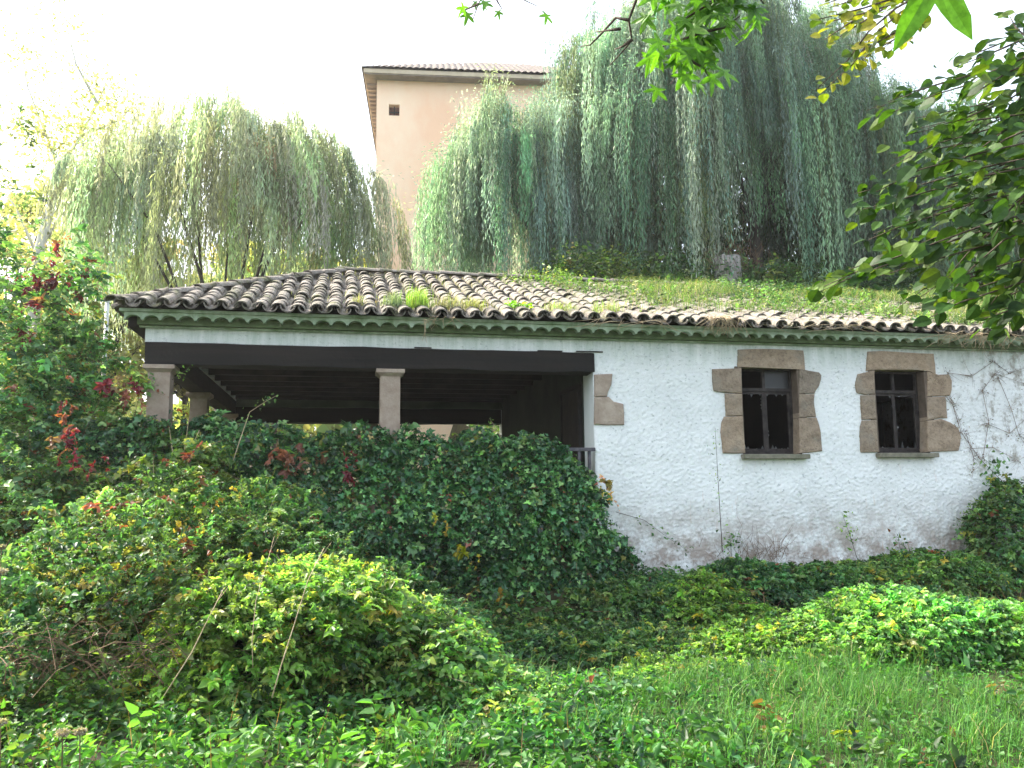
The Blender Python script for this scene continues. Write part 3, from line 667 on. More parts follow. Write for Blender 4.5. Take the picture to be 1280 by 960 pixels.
# ------------------------------------------------------------------ willows
WC = [(.21, .33, .24), (.28, .41, .31), (.17, .28, .19), (.42, .52, .42), (.26, .35, .17)]
def willow(label, base, top, crown, nb, strands, seed, lens, cols=WC, wts=(3, 3, 2, 1.8, .6), leafL=.10, trunks=None, zmin=None, lum=1.0):
    """crown=(cx,cy,cz,rx,ry,rz): the dome from which curtains of strands hang"""
    g = np.random.default_rng(seed); t = thing('willow_tree', label, 'tree', tuple(base)); t['group'] = 'weeping willows behind the house'
    cx, cy, cz, rx, ry, rz = crown; tk = MB()
    base = np.array(base, float); fork = base*.62+np.array([cx, cy, cz])*.38
    k_ = .75; tk.tube([base, base*.6+fork*.4+g.normal(size=3)*.15, fork], [.36*k_, .29*k_, .2*k_], 10)
    tk.build('trunk', M_bark if trunks is None else trunks, t, smooth=True)
    br = MB(); lb = LB(); sb = LB()
    O = []; 
    for b in range(nb):
        th_ = g.uniform(0, 2*math.pi); ph = math.acos(g.uniform(.0, 1)); rr = g.uniform(.6, 1.0); hz = g.uniform(.15, 1)**.5
        d = np.array([math.sin(ph)*math.cos(th_)*rx, math.sin(ph)*math.sin(th_)*ry, (math.cos(ph)*1.6-.6)*rz*hz])*rr
        end = np.array([cx, cy, cz])+d; mid = fork*.4+end*.6+np.array([0, 0, rz*.25])
        if b < 8: br.tube([fork, fork*.6+mid*.4+g.normal(size=3)*.15, mid, end], [.07, .05, .03, .01], 5)
        out = unit(np.array([d[0], d[1], 0.01])); m = strands
        s = g.uniform(0, 1, m)
        nt_ = 5; kt = g.integers(0, nt_, m); ts = g.uniform(0, 1, nt_)[kt]; tj = (g.normal(size=(nt_, 3))*np.array([.26, .26, .14]))[kt]; tl_ = g.uniform(.35, 1.2, nt_)[kt]; tb = g.uniform(.8, 1.35, nt_)[kt]
        o = end + out*(ts[:, None]-.3)*.9 + tj + g.normal(size=(m, 3))*np.array([.085, .085, .12]) - np.array([0, 0, 1])*(ts[:, None]**2)*.35
        O.append((o, g.uniform(*lens)*tl_*g.uniform(.8, 1.1, m), tb*g.uniform(.75, 1.25), np.repeat(out[None], m, 0), np.repeat(palette(1, cols, wts, .1), m, 0)))
    P = np.concatenate([o[0] for o in O]); Ln = np.concatenate([o[1] for o in O]); br_ = np.concatenate([o[2] for o in O]); out = np.concatenate([o[3] for o in O]); pc = np.concatenate([o[4] for o in O])
    if zmin is not None: Ln = np.minimum(Ln, np.maximum(.3, P[:, 2]-zmin+g.normal(size=len(P))*.3))
    nl = 26; s = (np.arange(nl)+g.uniform(0, 1, (len(P), nl)))/nl
    sway = g.normal(size=(len(P), 1, 3))*np.array([.04, .04, 0])
    Q = P[:, None]+np.stack([out[:, None, 0]*.28*(1-np.exp(-3*s)), out[:, None, 1]*.28*(1-np.exp(-3*s)), -(s*Ln[:, None])], -1)+sway*s[..., None]+g.normal(size=(len(P), nl, 3))*.018
    D = g.normal(size=Q.shape)*.22+np.array([0, 0, -1.0]); Nn = g.normal(size=Q.shape)+np.array([0, 0, .4])
    c = pc[:, None]*br_[:, None, None]*(1+.18*g.normal(size=(len(P), nl, 1)))*lum
    lb.add(*leaves(Q.reshape(-1, 3), D.reshape(-1, 3), Nn.reshape(-1, 3), (1.75*leafL*g.uniform(.7, 1.4, Q.shape[:2])).ravel(), .15, DIAMOND, np.clip(c, .01, .8).reshape(-1, 3)))
    lb.add(*ribbons(P, Q[:, -1], .0025, palette(len(P), [(.20, .22, .08), (.14, .16, .06)], [1, 1])))
    nb_ = len(P)*5; kk = g.integers(0, len(P), nb_); Qb = P[kk]+g.normal(size=(nb_, 3))*np.array([.22, .22, .13])+np.array([0, 0, -.02])
    lb.add(*leaves(Qb, out[kk]*.8+g.normal(size=(nb_, 3))*.5-np.array([0, 0, .35]), g.normal(size=(nb_, 3)), leafL*g.uniform(.6, 1.2, nb_), .26, DIAMOND, np.clip(pc[kk]*(1+.2*g.normal(size=(nb_, 1))), .01, .8)))
    br.build('branch', M_bark, t, smooth=True)
    lb.build('crown', M_willow, t)
    return t, P
def gz(x, y): return float(ground_z(x, y))
def W(px, py, Y): return onY(px, py, Y)
c = W(915, 120, 13); willow('largest weeping willow, a silvery green curtain above the weedy right half of the roof', (c[0]+1.0, 13.2, gz(c[0], 13.2)-.2), 15, (c[0]-.1, 13, c[2]+.4, 6.5, 2.6, 5.2), 300, 42, 11, (2.5, 8.0), zmin=6.3)
c = W(652, 198, 14); willow('weeping willow whose bluish curtain hangs in front of the salmon pink house wall', (c[0]+1, 14, gz(c[0]+1, 14)-.2), 15, (c[0], 14, c[2], 2.6, 1.9, 2.9), 135, 36, 12, (2.0, 5.8), zmin=5.2)
c = W(290, 210, 11.5); willow('pale yellowish weeping willow with thin curtains left of the salmon pink house', (c[0]-.2, 11.5, gz(c[0], 11.5)-.2), 12, (c[0], 11.5, c[2], 4.2, 2.2, 2.6), 120, 24, 13, (1.4, 5.0), cols=[(.38, .46, .30), (.46, .53, .40), (.32, .40, .25), (.44, .49, .28)], wts=(2, 2, 1, .7), zmin=4.9)
c = W(1190, 200, 12); willow('weeping willow half hidden by the dark leafy branch above the right window', (c[0]+.5, 12, gz(c[0], 12)-.2), 12, (c[0]+.2, 12.4, c[2], 2.9, 2.2, 3.4), 110, 34, 14, (2, 5.6), zmin=6.4)

c = onY(910, 360, 11); st_ = thing('tree_stump', 'short grey weathered tree stump standing in the growth just above the roof', 'stump', (c[0], 11, c[2]-.6)); m = MB(); g = np.random.default_rng(91); n = 22
for i, (zz, rr) in enumerate([(-.6, .50), (-.1, .41), (.3, .385), (.85, .375), (.90, .33)]):
    for k in range(n):
        a = 2*math.pi*k/n; q = rr*(1+.05*math.sin(k*2.4+1)+.04*math.sin(k*5.1))
        m.V.append((c[0]+q*math.cos(a), 11+q*math.sin(a), c[2]+zz+(.05*math.sin(k*1.9)+.04*math.sin(k*.7) if i > 2 else 0)))
    if i:
        for k in range(n): m.F.append(((i-1)*n+k, (i-1)*n+(k+1) % n, i*n+(k+1) % n, i*n+k))
m.F.append(tuple(4*n+k for k in range(n))); m.build('trunk', M_greybark, st_, smooth=True); m = MB()
for k in range(170):
    q = np.array([c[0]+g.normal()*.5+.25, 11.1+g.normal()*.3, c[2]+.6+g.uniform(-.2, .9)]); e_ = q+np.array([g.normal()*.25, g.normal()*.1, -g.uniform(.1, .7)]); m.tube([q, (q+e_)/2+g.normal(size=3)*.06, e_], [.008, .006, .003], 3)
m.build('dead_twigs', M_stem, st_)['kind'] = 'stuff'

# ------------------------------------------------------------------ other trees
def broad_tree(name, label, base, crown, n, L, cols, w, seed, cat='tree', group=None, mat=None, trunk_r=.2, barkm=None, clump=.8, limbs=14, fork_at=.5, zcut=None):
    g = np.random.default_rng(seed); base = np.array(base, float); c = np.array(crown[:3]); r = np.array(crown[3:])
    t = thing(name, label, cat, tuple(base), group); barkm = barkm or M_bark
    fork = base*(1-fork_at)+c*fork_at
    MB().tube([base, base*.5+fork*.5+g.normal(size=3)*trunk_r*.6, fork, c+np.array([0, 0, r[2]*.4])], [trunk_r, trunk_r*.8, trunk_r*.6, trunk_r*.15], 8).build('trunk', barkm, t, smooth=True)
    br = MB(); nc = max(10, int(n/150)); d = unit(g.normal(size=(nc, 3))); cc = c+d*r*(g.uniform(.25, 1, (nc, 1))**.5)
    for k in range(min(limbs, nc)):
        e_ = cc[k]; br.tube([fork, fork*.5+e_*.5+np.array([0, 0, .1*r[2]])+g.normal(size=3)*.1, e_], [trunk_r*.45, trunk_r*.25, .012], 5)
    br.build('limb', barkm, t, smooth=True)
    k = g.integers(0, nc, n); sz = g.uniform(.5, 1.2, nc)*clump
    P = cc[k]+g.normal(size=(n, 3))*sz[k][:, None]*np.array([.42, .42, .26])
    if zcut: P = P[P[:, 2] > zcut]; k = k[:len(P)]; n = len(P)
    D = g.normal(size=(n, 3))+np.array([0, 0, -.5]); Nn = g.normal(size=(n, 3))*.7+np.array([0, 0, .8])
    cb = palette(nc, cols, w, .25)[k]*(1+.2*g.normal(size=(n, 1)))
    LB().add(*leaves(P, D, Nn, L*g.uniform(.6, 1.3, n), 1.0, DIAMOND, np.clip(cb, .005, .8))).build('crown', mat or M_far, t)
    return t
YEL = [(.52, .54, .24), (.42, .48, .2), (.60, .56, .26), (.28, .36, .15)]
GRN = [(.05, .11, .03), (.08, .16, .04), (.12, .22, .05), (.04, .08, .025)]
tt = thing('tall_tree', 'tall thin forked tree with sparse pale yellow leaves at the far left', 'tree', (W(30, 400, 16)[0], 16, 2)); g = np.random.default_rng(21)
q0, q1, q2 = W(30, 600, 16), W(47, 320, 16), W(75, 215, 16); q0[2] = gz(q0[0], 16)-.1
M_pale = bark('pale_bark', (.38, .38, .33), (.6, .6, .54), 9); MB().tube([q0, q1, q2], [.22, .16, .11], 8).build('trunk', M_pale, tt, smooth=True); lb = LB()
for pts in ([(75, 215), (58, 170), (35, 110), (22, 40)], [(75, 215), (100, 170), (122, 130), (150, 60)], [(58, 170), (30, 150), (5, 140)], [(122, 130), (95, 80), (80, 20)], [(100, 170), (150, 150), (175, 120)], [(47, 320), (20, 260), (0, 230)], [(47, 320), (75, 270), (110, 240)], [(100, 170), (115, 215), (135, 250)]):
    P = [W(px, py, 16+k*.25) for k, (px, py) in enumerate(pts)]; MB().tube(P, list(np.linspace(.055, .012, len(P))), 6).build('limb', M_pale, tt, smooth=True)
    for a_, b_ in zip(P[:-1], P[1:]):
        for k in range(5):
            n = 60; c_ = a_+(b_-a_)*g.random()+g.normal(size=3)*np.array([.45, .3, .35]); Q = c_+g.normal(size=(n, 3))*np.array([.34, .3, .30])
            lb.add(*leaves(Q, g.normal(size=(n, 3))+np.array([0, 0, -.5]), g.normal(size=(n, 3)), .10*g.uniform(.6, 1.3, n), 1, DIAMOND, palette(n, YEL, (2, 2, 1, 1))))
lb.build('crown', M_far, tt)
for i, (px, py, Y, rx, rz, lab) in enumerate([(120, 400, 19, 3.2, 3.2, 'sunlit yellow green tree behind the left end of the tiled roof'), (235, 400, 21, 3.2, 3.4, 'sunlit yellowish tree showing under the pale left willow'),
                                           (345, 380, 23, 3.0, 3.2, 'yellow green tree seen between the trunks of the left willow'), (20, 360, 21, 3.4, 4.2, 'light green bushy tree behind the red creeper at the far left'), (450, 390, 25, 3.2, 2.8, 'soft green tree left of the foot of the salmon pink house')]):
    p = W(px, py, Y); broad_tree('leafy_tree', lab, (p[0], Y, 2), (p[0], Y, p[2], rx, 1.8, rz), 7000, .20, YEL, (2, 2, .8, 1.6), 30+i, group='yellow green trees in the left background', trunk_r=.14, clump=1.0)
for i, (px, py, Y, rx, rz, lab) in enumerate([(800, 250, 19, 3.8, 4.6, 'dark green tree filling the gap between the two large willows'), (1010, 210, 20, 4.0, 5.4, 'dark green tree standing right behind the largest willow'),
                                           (1240, 250, 19, 4.0, 4.6, 'dark green tree behind the willow and the leafy branch')]):
    p = W(px, py, Y); broad_tree('dark_tree', lab, (p[0], Y, 7), (p[0], Y, p[2], rx, 1.8, rz), 9000, .22, [(.04, .09, .04), (.06, .12, .05), (.09, .15, .05), (.2, .2, .05)], (2, 2, 1, .2), 40+i, group='dark trees behind the willows', trunk_r=.22, clump=1.2)
for i, (px, py, Y, rx, rz, lab) in enumerate([(770, 300, 15.4, 2.6, 2.4, 'dark bush on the bank left of the grey stump'), (930, 290, 15.8, 2.8, 2.8, 'dark bush on the bank right behind the grey stump'), (1100, 300, 15.4, 2.8, 2.6, 'dark bush on the bank right of the grey stump')]):
    p = W(px, py, Y); broad_tree('bank_bush', lab, (p[0], Y, gz(p[0], Y)-.1), (p[0], Y, p[2], rx, 1.3, rz), 7500, .17, [(.05, .11, .05), (.07, .14, .06), (.12, .18, .07), (.3, .28, .08)], (2, 2, 1, .15), 60+i, cat='bush', group='dark bushes under the largest willow', trunk_r=.1, clump=.9)
# far wood that closes the view
g = np.random.default_rng(3); lb = LB(); n = 22000
a = g.uniform(R(-45), R(65), n); dd = g.uniform(45, 60, n); P = np.stack([np.sin(a)*dd, np.cos(a)*dd, 3+g.uniform(0, 1, n)**1.3*(9+4*np.sin(a*9)+2*np.sin(a*31))], -1)
lb.add(*leaves(P, g.normal(size=(n, 3)), g.normal(size=(n, 3)), .9*g.uniform(.5, 1.2, n), 1, DIAMOND, palette(n, [(.2, .27, .08), (.12, .2, .07), (.3, .33, .1)], (1, 1, 1), .3)))
o = lb.build('far_wood', M_far, None, kind='stuff'); o['label'] = 'distant hazy wood closing the view behind the trees'; o['category'] = 'wood'

# ------------------------------------------------------------------ undergrowth
DK = [(.045, .125, .055), (.085, .195, .075), (.13, .265, .09), (.22, .34, .12), (.34, .33, .09), (.22, .08, .05)]
BR = [(.13, .28, .065), (.20, .38, .085), (.28, .46, .115), (.38, .46, .12), (.44, .38, .07), (.06, .14, .045)]
def mound(name, label, cat, c, r, n, cols, w, L=.07, shape=OVATE, fan=3, length=.26, nl=6, seed=0, up=.7, W_=1.0, mat=None, group=None, droop=.45, front=True, lump=.16, kind=None, inner=.8):
    g = np.random.default_rng(seed); c = np.array(c, float); r = np.array(r, float)
    L = L*1.05; n = int(n*1.4); lump = lump*1.7; lb = LB(); sb = LB(); d = unit(g.normal(size=(n*3, 3))); d = d[(d[:, 2] > -.15)]
    if front: d = d[(d[:, 1] < .55) | (g.random(len(d)) < .35)]
    if cols is BR: d = d[(d[:, 2] > .22) | (g.random(len(d)) < .35)]
    d = d[:n]; n = len(d)
    rad = 1+lump*nz(d*r, 3.4, seed, 3)+.20*nz(c+d*r, 1.9, 300, 2)
    lay = np.where(g.random(n) < .3, inner, 1.0)*rad
    P = c + d*r*lay[:, None]
    P[:, 2] = np.maximum(P[:, 2], ground_z(P[:, 0], P[:, 1])+.02)
    out = unit(d/r); D = out + g.normal(size=(n, 3))*.6 + np.array([0, 0, .35])
    shoots(lb, P, D, length, nl, L, shape, W_, droop, cols, w, fan, up, stems=sb)
    t = thing(name, label, cat, (c[0], c[1], gz(c[0], c[1])), group)
    fo = lb.build('foliage', mat or (M_bright if cols is BR else M_leaf), t); fo['kind'] = 'stuff'; st = sb.build('stems', M_leaf, t); st['kind'] = 'stuff'
    # brown canes inside
    cm = MB()
    for k in range(40):
        a = g.uniform(0, 6.28); q = c+np.array([math.cos(a)*r[0]*.6, math.sin(a)*r[1]*.6, 0]); q[2] = gz(q[0], q[1])-.03
        e_ = c+unit(g.normal(size=3)*np.array([1, 1, .4])+np.array([0, 0, .6]))*r*g.uniform(.85, 1.22)
        cm.tube([q, q*.5+e_*.5+np.array([0, 0, .15*r[2]]), e_], [.007, .005, .002], 4)
    cm.build('canes', M_stem if seed % 3 else M_dry, t)['kind'] = 'stuff'
    return t
# ivy curtain over the terrace front
g = np.random.default_rng(5); lb = LB(); sb = LB(); n = 12500
u = g.uniform(-3.4, 3.85, n); v = g.random(n)
def ivy_top(x): return 2.36 + .05*np.sin(x*3.1)+.04*np.sin(x*7.7+1) - .14*sstep(1.9, 2.6, x) - .24*sstep(2.7, 3.1, x) + .12*np.exp(-((x+1.4)/.8)**2) + .15*sstep(-1.6, -2.6, x)
zt_ = ivy_top(u); zb_ = -.1; z = zb_+(zt_-zb_)*v**.85
lim = 3.12 + .55*sstep(1.8, .4, z)                   # the right edge spreads towards the foot
ok = u < lim + .1*np.sin(z*9); u, z, zt_ = u[ok], z[ok], zt_[ok]; n = len(u)
bulge = .16 + .42*sstep(2.2, .6, z)*(1-.5*sstep(2.5, 3.9, u)) + .12*nz(np.stack([u, z*0, z], -1), 2.6, 8, 3) + .13*nz(np.stack([u, u*0, z*.22], -1), 6.0, 18, 2)
bulge = np.where(g.random(n) < .25, bulge*.45, bulge)
P = np.stack([u, -.05-np.maximum(bulge, .03), z], -1)
topz = (zt_-z) < .18; P[topz, 1] += g.uniform(0, .35, topz.sum())
D = np.stack([g.normal(size=n)*.7, -np.abs(g.normal(size=n))*.7-.3, g.normal(size=n)*.6+.2], -1)
red = nz(P, 2.3, 77, 2) > .72
IV = [(.024, .08, .035), (.05, .15, .055), (.095, .24, .07), (.18, .34, .10), (.30, .28, .07), (.22, .07, .045)]
IVC = IV; cols, w = IV, (4, 4, 3, 1.3, .18, .12)
shoots(lb, P[~red], D[~red], .2, 5, .070, IVY, 1.0, .5, cols, w, 1, .55, stems=sb)
shoots(lb, P[~red][::2], D[~red][::2], .18, 4, .068, OVATE, 1.1, .6, IV, (3, 3, 2.5, 2, .15, .1), 1, .55)
ivy = thing('ivy_curtain', 'dense dark ivy hanging over the whole terrace front below the two stone pillars', 'ivy', (0, -.3, .3))
lb.build('foliage', M_ivy, ivy)['kind'] = 'stuff'; sb.build('stems', M_leaf, ivy)['kind'] = 'stuff'
# Virginia creeper: reddening sprays here and there
RED = [(.27, .035, .06), (.20, .03, .05), (.24, .09, .06), (.28, .17, .10)]
def creeper(label, spots_, seed, ncol=RED, wts=(3, 2, 1, .6), L=.085):
    g = np.random.default_rng(seed); lb = LB(); sb = LB(); t = None
    for (px, py, Y, rx, rz, n) in spots_:
        c = onY(px, py, Y); n = max(3, int(n*.62))
        if t is None: t = thing('virginia_creeper', label, 'creeper', tuple(c), 'patches of reddening creeper')
        P = c + g.normal(size=(n, 3))*np.array([rx, .08, rz])
        shoots(lb, P, np.stack([g.normal(size=n)*.5, -np.ones(n)*.7, g.normal(size=n)*.4-.3], -1), .14, 3, L, OVATE, .8, .7, ncol, wts, 5, .3, stems=sb)
    lb.build('foliage', M_leaf, t)['kind'] = 'stuff'; sb.build('stems', M_leaf, t)['kind'] = 'stuff'
creeper('bright red creeper trails climbing the shrubs beside the pale pole', [(150, 490, -.2, .10, .12, 12), (158, 478, -.2, .08, .06, 6), (82, 530, -1.0, .08, .22, 16), (75, 560, -1.0, .12, .12, 8)], 61)
creeper('deep red creeper on top of the shrub at the far left', [(55, 345, .6, .35, .14, 24), (42, 395, .2, .08, .24, 15), (85, 350, .6, .22, .10, 12)], 62)
creeper('single crimson spray hanging on the ivy left of the middle pillar', [(430, 575, -.55, .05, .10, 6), (436, 590, -.55, .04, .05, 3)], 63)
creeper('pinkish brown creeper leaves on the ivy below the loggia opening', [(365, 560, -.5, .16, .06, 9), (350, 580, -.5, .10, .05, 5), (380, 575, -.5, .08, .05, 5)], 64, [(.36, .16, .13), (.28, .13, .08)], (1, 1))
creeper('small dull red creeper sprays scattered low on the left shrubs', [(248, 590, -1.3, .06, .16, 8), (290, 680, -2.2, .18, .04, 7), (120, 570, -1.2, .20, .10, 9), (330, 655, -2.0, .1, .04, 4), (200, 570, -1.2, .2, .1, 5)], 65, RED, (1, 2, 1.5, 1), .06)
creeper('pale pink creeper leaves at the right edge of the ivy by the wall', [(752, 598, -.3, .05, .06, 4), (768, 615, -.3, .06, .08, 5)], 66, [(.45, .25, .22), (.4, .34, .1)], (1, 1), .07)
creeper('orange yellow dying leaves low in the dark hollow of the ivy', [(585, 690, -.9, .15, .10, 7), (650, 740, -.95, .12, .08, 6), (560, 640, -.75, .12, .08, 5)], 67, [(.42, .22, .04), (.45, .38, .05)], (1, 1), .08)

# shrubs on the left, from far to near
def at_c(px, py, Y): return onY(px, py, Y)
def shrub(label, px, pytop, Y, rx, ry, cols, w, n, seed, L=.06, fan=1, shape=OVATE, cat='shrub', name='shrub', base=None, **kw):
    top = onY(px, pytop, Y); zb = (gz(top[0], Y)-.1 if base is None else gz(top[0], Y)+base)
    return mound(name, label, cat, (top[0], Y, zb), (rx, ry, top[2]-zb), n, cols, w, L, shape, fan, seed=seed, **kw)
shrub('tall leafy shrub at the far left with yellow green top leaves', 20, 335, .6, 1.1, 1.0, DK, (2, 3, 3, 2.5, .6, .3), 2300, 71, .075, lump=.22, length=.34, nl=8)
shrub('bluish green bush behind the red creeper, against the white sky', -8, 262, 4.0, 1.4, 1.0, [(.07, .13, .08), (.1, .18, .1)], (1, 1), 900, 72, .07, lump=.15, length=.2, nl=6)
shrub('round green shrub between the far left shrub and the pale pole', 92, 440, .3, .85, .8, DK, (2, 3, 3, 2.2, .5, .3), 1700, 73, .065, lump=.22, length=.3, nl=8)
shrub('yellowish open shrub left of the corner pillar', 165, 505, .2, .55, .7, DK, (1, 2, 3, 3, .6, .4), 1200, 74, .06, lump=.25, length=.3, nl=8)
shrub('dark glossy ivy covered shrub swelling against the corner pillar', 205, 536, -.75, .75, .7, DK, (3, 4, 3, 1.2, .1, .1), 2000, 75, .065, lump=.18, length=.24, nl=7, shape=IVY)
shrub('dark green bush below the red creeper at the left edge', 55, 590, -1.0, 1.1, .8, DK, (3, 4, 3, 1.2, .3, .3), 1900, 76, .06, lump=.2, length=.26, nl=7)
shrub('dark bramble bush in front of the left part of the ivy', 180, 640, -1.9, 1.0, .8, DK, (3, 4, 2.5, 1, .3, .3), 2000, 77, .05, fan=3, lump=.2, length=.26, nl=6)
shrub('greyish green bramble bush right behind the bright central mound', 345, 655, -2.1, .95, .75, DK, (2, 4, 3, 1.6, .4, .2), 2100, 78, .05, fan=3, lump=.2, length=.24, nl=6)
shrub('low dark bramble bush between the central mound and the hollow', 500, 720, -2.2, .75, .7, DK, (2, 4, 3, 1.2, .3, .1), 1400, 79, .05, fan=3, lump=.2, length=.22, nl=6)
# brown tangled bramble at left
shrub('tangled bramble with brown canes and autumn leaves at the left edge', 70, 700, -3.2, 1.1, .8, DK, (1.5, 3, 2.5, 1.4, .9, .2), 1500, 80, .05, fan=3, lump=.28, length=.26, nl=5, name='bramble', cat='bramble')
# central bright mound
shrub('bright sunlit central bramble mound crossed by two pale dry stalks', 355, 712, -3.35, .95, .95, BR, (2, 3, 3, 1.8, .5, 1.2), 2500, 81, .055, fan=3, lump=.2, length=.24, nl=6, name='bramble', cat='bramble')
shrub('yellow green creeper slope running down right from the central mound', 505, 762, -3.5, .62, .8, BR, (2, 3, 3, 1.8, .4, 1.2), 1500, 82, .055, lump=.16, length=.26, nl=7, name='bramble', cat='bramble')
shrub('small pale leafed bramble clump at the right foot of the central mound', 610, 842, -4.0, .45, .6, BR, (2, 3, 3, 1.2, .2, 1.2), 800, 83, .045, lump=.18, length=.2, nl=6, name='bramble', cat='bramble')
# right: foot of the wall and the right mound
for i, (px, py, Y, rx, ry, n, lab) in enumerate([
    (820, 735, -.9, .8, .55, 1300, 'dark bramble at the foot of the wall next to the ivy'), (930, 716, -.7, .6, .5, 1100, 'leafy bramble under the left window at the foot of the white wall'),
    (1050, 716, -.6, .75, .5, 1300, 'dark green bramble at the wall foot between the two windows'), (1150, 704, -.55, .7, .5, 1200, 'dark bramble under the right window against the wall'),
    (1262, 622, -.45, .55, .42, 1500, 'tall dark ivy bush climbing the right end of the wall')]):
    shrub(lab, px, py, Y, rx, ry, DK, (3, 4, 3, 1, .25, .1), n, 90+i, .058, fan=3 if i < 4 else 1, lump=.2, length=.22, nl=6, name='bramble', cat='bramble', group='brambles along the foot of the wall', shape=OVATE if i < 4 else IVY)
shrub('dark low growth in the hollow before the ivy', 640, 790, -1.6, .85, .7, DK, (4, 4, 2, .6, .3, 0), 1500, 96, .055, lump=.2, length=.2, nl=6, fan=3)
shrub('dark low growth right of the hollow below the wall', 800, 800, -1.9, .9, .6, DK, (3, 4, 2, 1, .4, 0), 1500, 97, .05, lump=.2, length=.2, nl=6, fan=3)
shrub('light green bramble rising left of the right mound', 985, 795, -2.9, .75, .6, BR, (3, 3, 1.6, .8, .3, 2.5), 1500, 98, base=.02, L= .05, lump=.2, length=.22, nl=6, fan=3, name='bramble', cat='bramble')
shrub('long green bramble mound on the right with an overhanging front', 1115, 757, -3.0, 1.05, .8, BR, (3, 3, 2, .6, .15, 2.5), 2600, 99, base=.10, L= .055, lump=.16, length=.24, nl=6, fan=3, name='bramble', cat='bramble')
shrub('green bramble mound running out of view at the right edge', 1245, 768, -3.3, .85, .75, BR, (3, 3, 1.6, .6, .15, 2.5), 1900, 100, base=.10, L= .055, lump=.16, length=.24, nl=6, fan=3, name='bramble', cat='bramble')

shrub('pale green bramble spray rising before the wall below the slender sapling', 915, 735, -1.5, .6, .55, BR, (2, 3, 2, .6, .2, 2.5), 1100, 101, .05, lump=.3, length=.26, nl=6, fan=3, name='bramble', cat='bramble')
shrub('dark bramble tangle between the wall foot growth and the right mound', 1080, 752, -1.7, 1.2, .5, DK, (3, 4, 2, 1, .3, .1), 1500, 102, .05, lump=.25, length=.22, nl=6, fan=3, name='bramble', cat='bramble')
shrub('low weedy bramble at the grass edge beside the dark hollow', 880, 838, -2.9, .6, .5, BR, (2, 3, 1.2, .5, .3, 3), 900, 103, .045, lump=.3, length=.2, nl=6, fan=3, name='bramble', cat='bramble')
dt = thing('cane_tangle', 'brown dead cane tangle showing through the brambles at the lower left', 'dead canes', tuple(onY(110, 840, -4.2))); m = MB(); g = np.random.default_rng(23)
for k in range(80):
    q = onY(g.uniform(5, 220), g.uniform(785, 850), -4.12+g.normal()*.08); d = g.normal(size=3)*np.array([1, .3, .7]); d = d/np.linalg.norm(d)*g.uniform(.12, .4)
    m.tube([q-d/2, q+np.array([0, -.02, .05]), q+d/2], [.0035, .003, .0015], 3)
m.build('dead_canes', M_stem, dt)['kind'] = 'stuff'
# low herbs (nettles and seedlings) in the foreground
g = np.random.default_rng(8); lb = LB(); sb = LB()
def area(n, x0, x1, y0, y1): return g.uniform(x0, x1, n), g.uniform(y0, y1, n)
def herb_density(x, y): return (sstep(3.2, 1.2, x)*sstep(-7.4, -6.9, y)+.12)*(1-sstep(-3.9, -3.3, y)*sstep(1.2, 2.2, x))*np.clip(.75+.8*nz(np.stack([x, y, x*0], -1), 3.0, 41, 2), .35, 1)
x, y = area(9000, -3.6, 6.5, -7.4, -2.6); kp = g.random(len(x)) < herb_density(x, y); x, y = x[kp], y[kp]; n = len(x)
h = g.uniform(.08, .30, n); h = h*(.55+.45*sstep(3.5, .5, x)); P = np.stack([x, y, ground_z(x, y)], -1)
D = g.normal(size=(n, 3))*.25+np.array([0, 0, 1.0])
shoots(lb, P, D, h, 8, .08, OVATE, .72, .12, [(.045, .145, .035), (.08, .21, .045), (.12, .28, .055), (.03, .08, .025), (.28, .30, .06)], (3, 3, 1.5, 2, .2), 1, .35, stems=sb)
o = lb.build('herbs', M_leaf, None, kind='stuff'); o['label'] = 'low nettles and seedlings covering the near left ground'; o['category'] = 'herbs'
o = sb.build('herb_stems', M_leaf, None, kind='stuff'); o['label'] = 'thin green and brown stems of the foreground herbs'; o['category'] = 'stems'
# grass
def grass(name, P, h, wd, cols, w, lean=.5, mat=None, parent=None, nrm=None, **props):
    n = len(P); a = rng.uniform(0, 2*math.pi, n); d = np.stack([np.cos(a), np.sin(a), np.zeros(n)], -1); sd = np.stack([-np.sin(a), np.cos(a), np.zeros(n)], -1)
    h = h*rng.uniform(.5, 1.3, n); ln = rng.uniform(.1, 1, n)*lean; upv = np.array([0, 0, 1.0])
    V = []
    for t, ww in ((0, 1), (.45, .8), (.8, .45)):
        c_ = P+upv*(h*t)[:, None]*(1-.25*ln*t)[:, None]+d*(h*ln*t*t)[:, None]
        V += [c_-sd*wd*ww/2, c_+sd*wd*ww/2]
    V.append(P+upv*(h*(1-.35*ln))[:, None]+d*(h*ln)[:, None])
    V = np.stack(V, 1).reshape(-1, 3); f = np.array([(0,1,3),(0,3,2),(2,3,5),(2,5,4),(4,5,6)]); F = (f[None]+(np.arange(n)*7)[:, None, None]).reshape(-1, 3)
    cl = np.repeat(palette(n, cols, w, .25), 7, axis=0)
    return mk(name, V, F, mat or M_grass, parent, cl, **props)
GC = [(.055, .17, .035), (.08, .22, .045), (.12, .26, .055), (.04, .10, .03), (.32, .30, .15)]
x, y = area(120000, -1.0, 9.5, -7.2, -1.8)
dens = sstep(.2, 2.6, x+(y+5)*.5)*(.7+.3*nz(np.stack([x, y, x*0], -1), 2.5, 6)); dens *= sstep(-3.1, -3.7, y+.35*nz(np.stack([x, y, x*0], -1), 2.1, 61, 2))
kp = g.random(len(x)) < dens; x, y = x[kp], y[kp]; P = np.stack([x, y, ground_z(x, y)-.01], -1)
hh = .12+.09*nz(P, 1.8, 12, 2)+.10*(nz(P, 4.5, 13, 2) > .55)
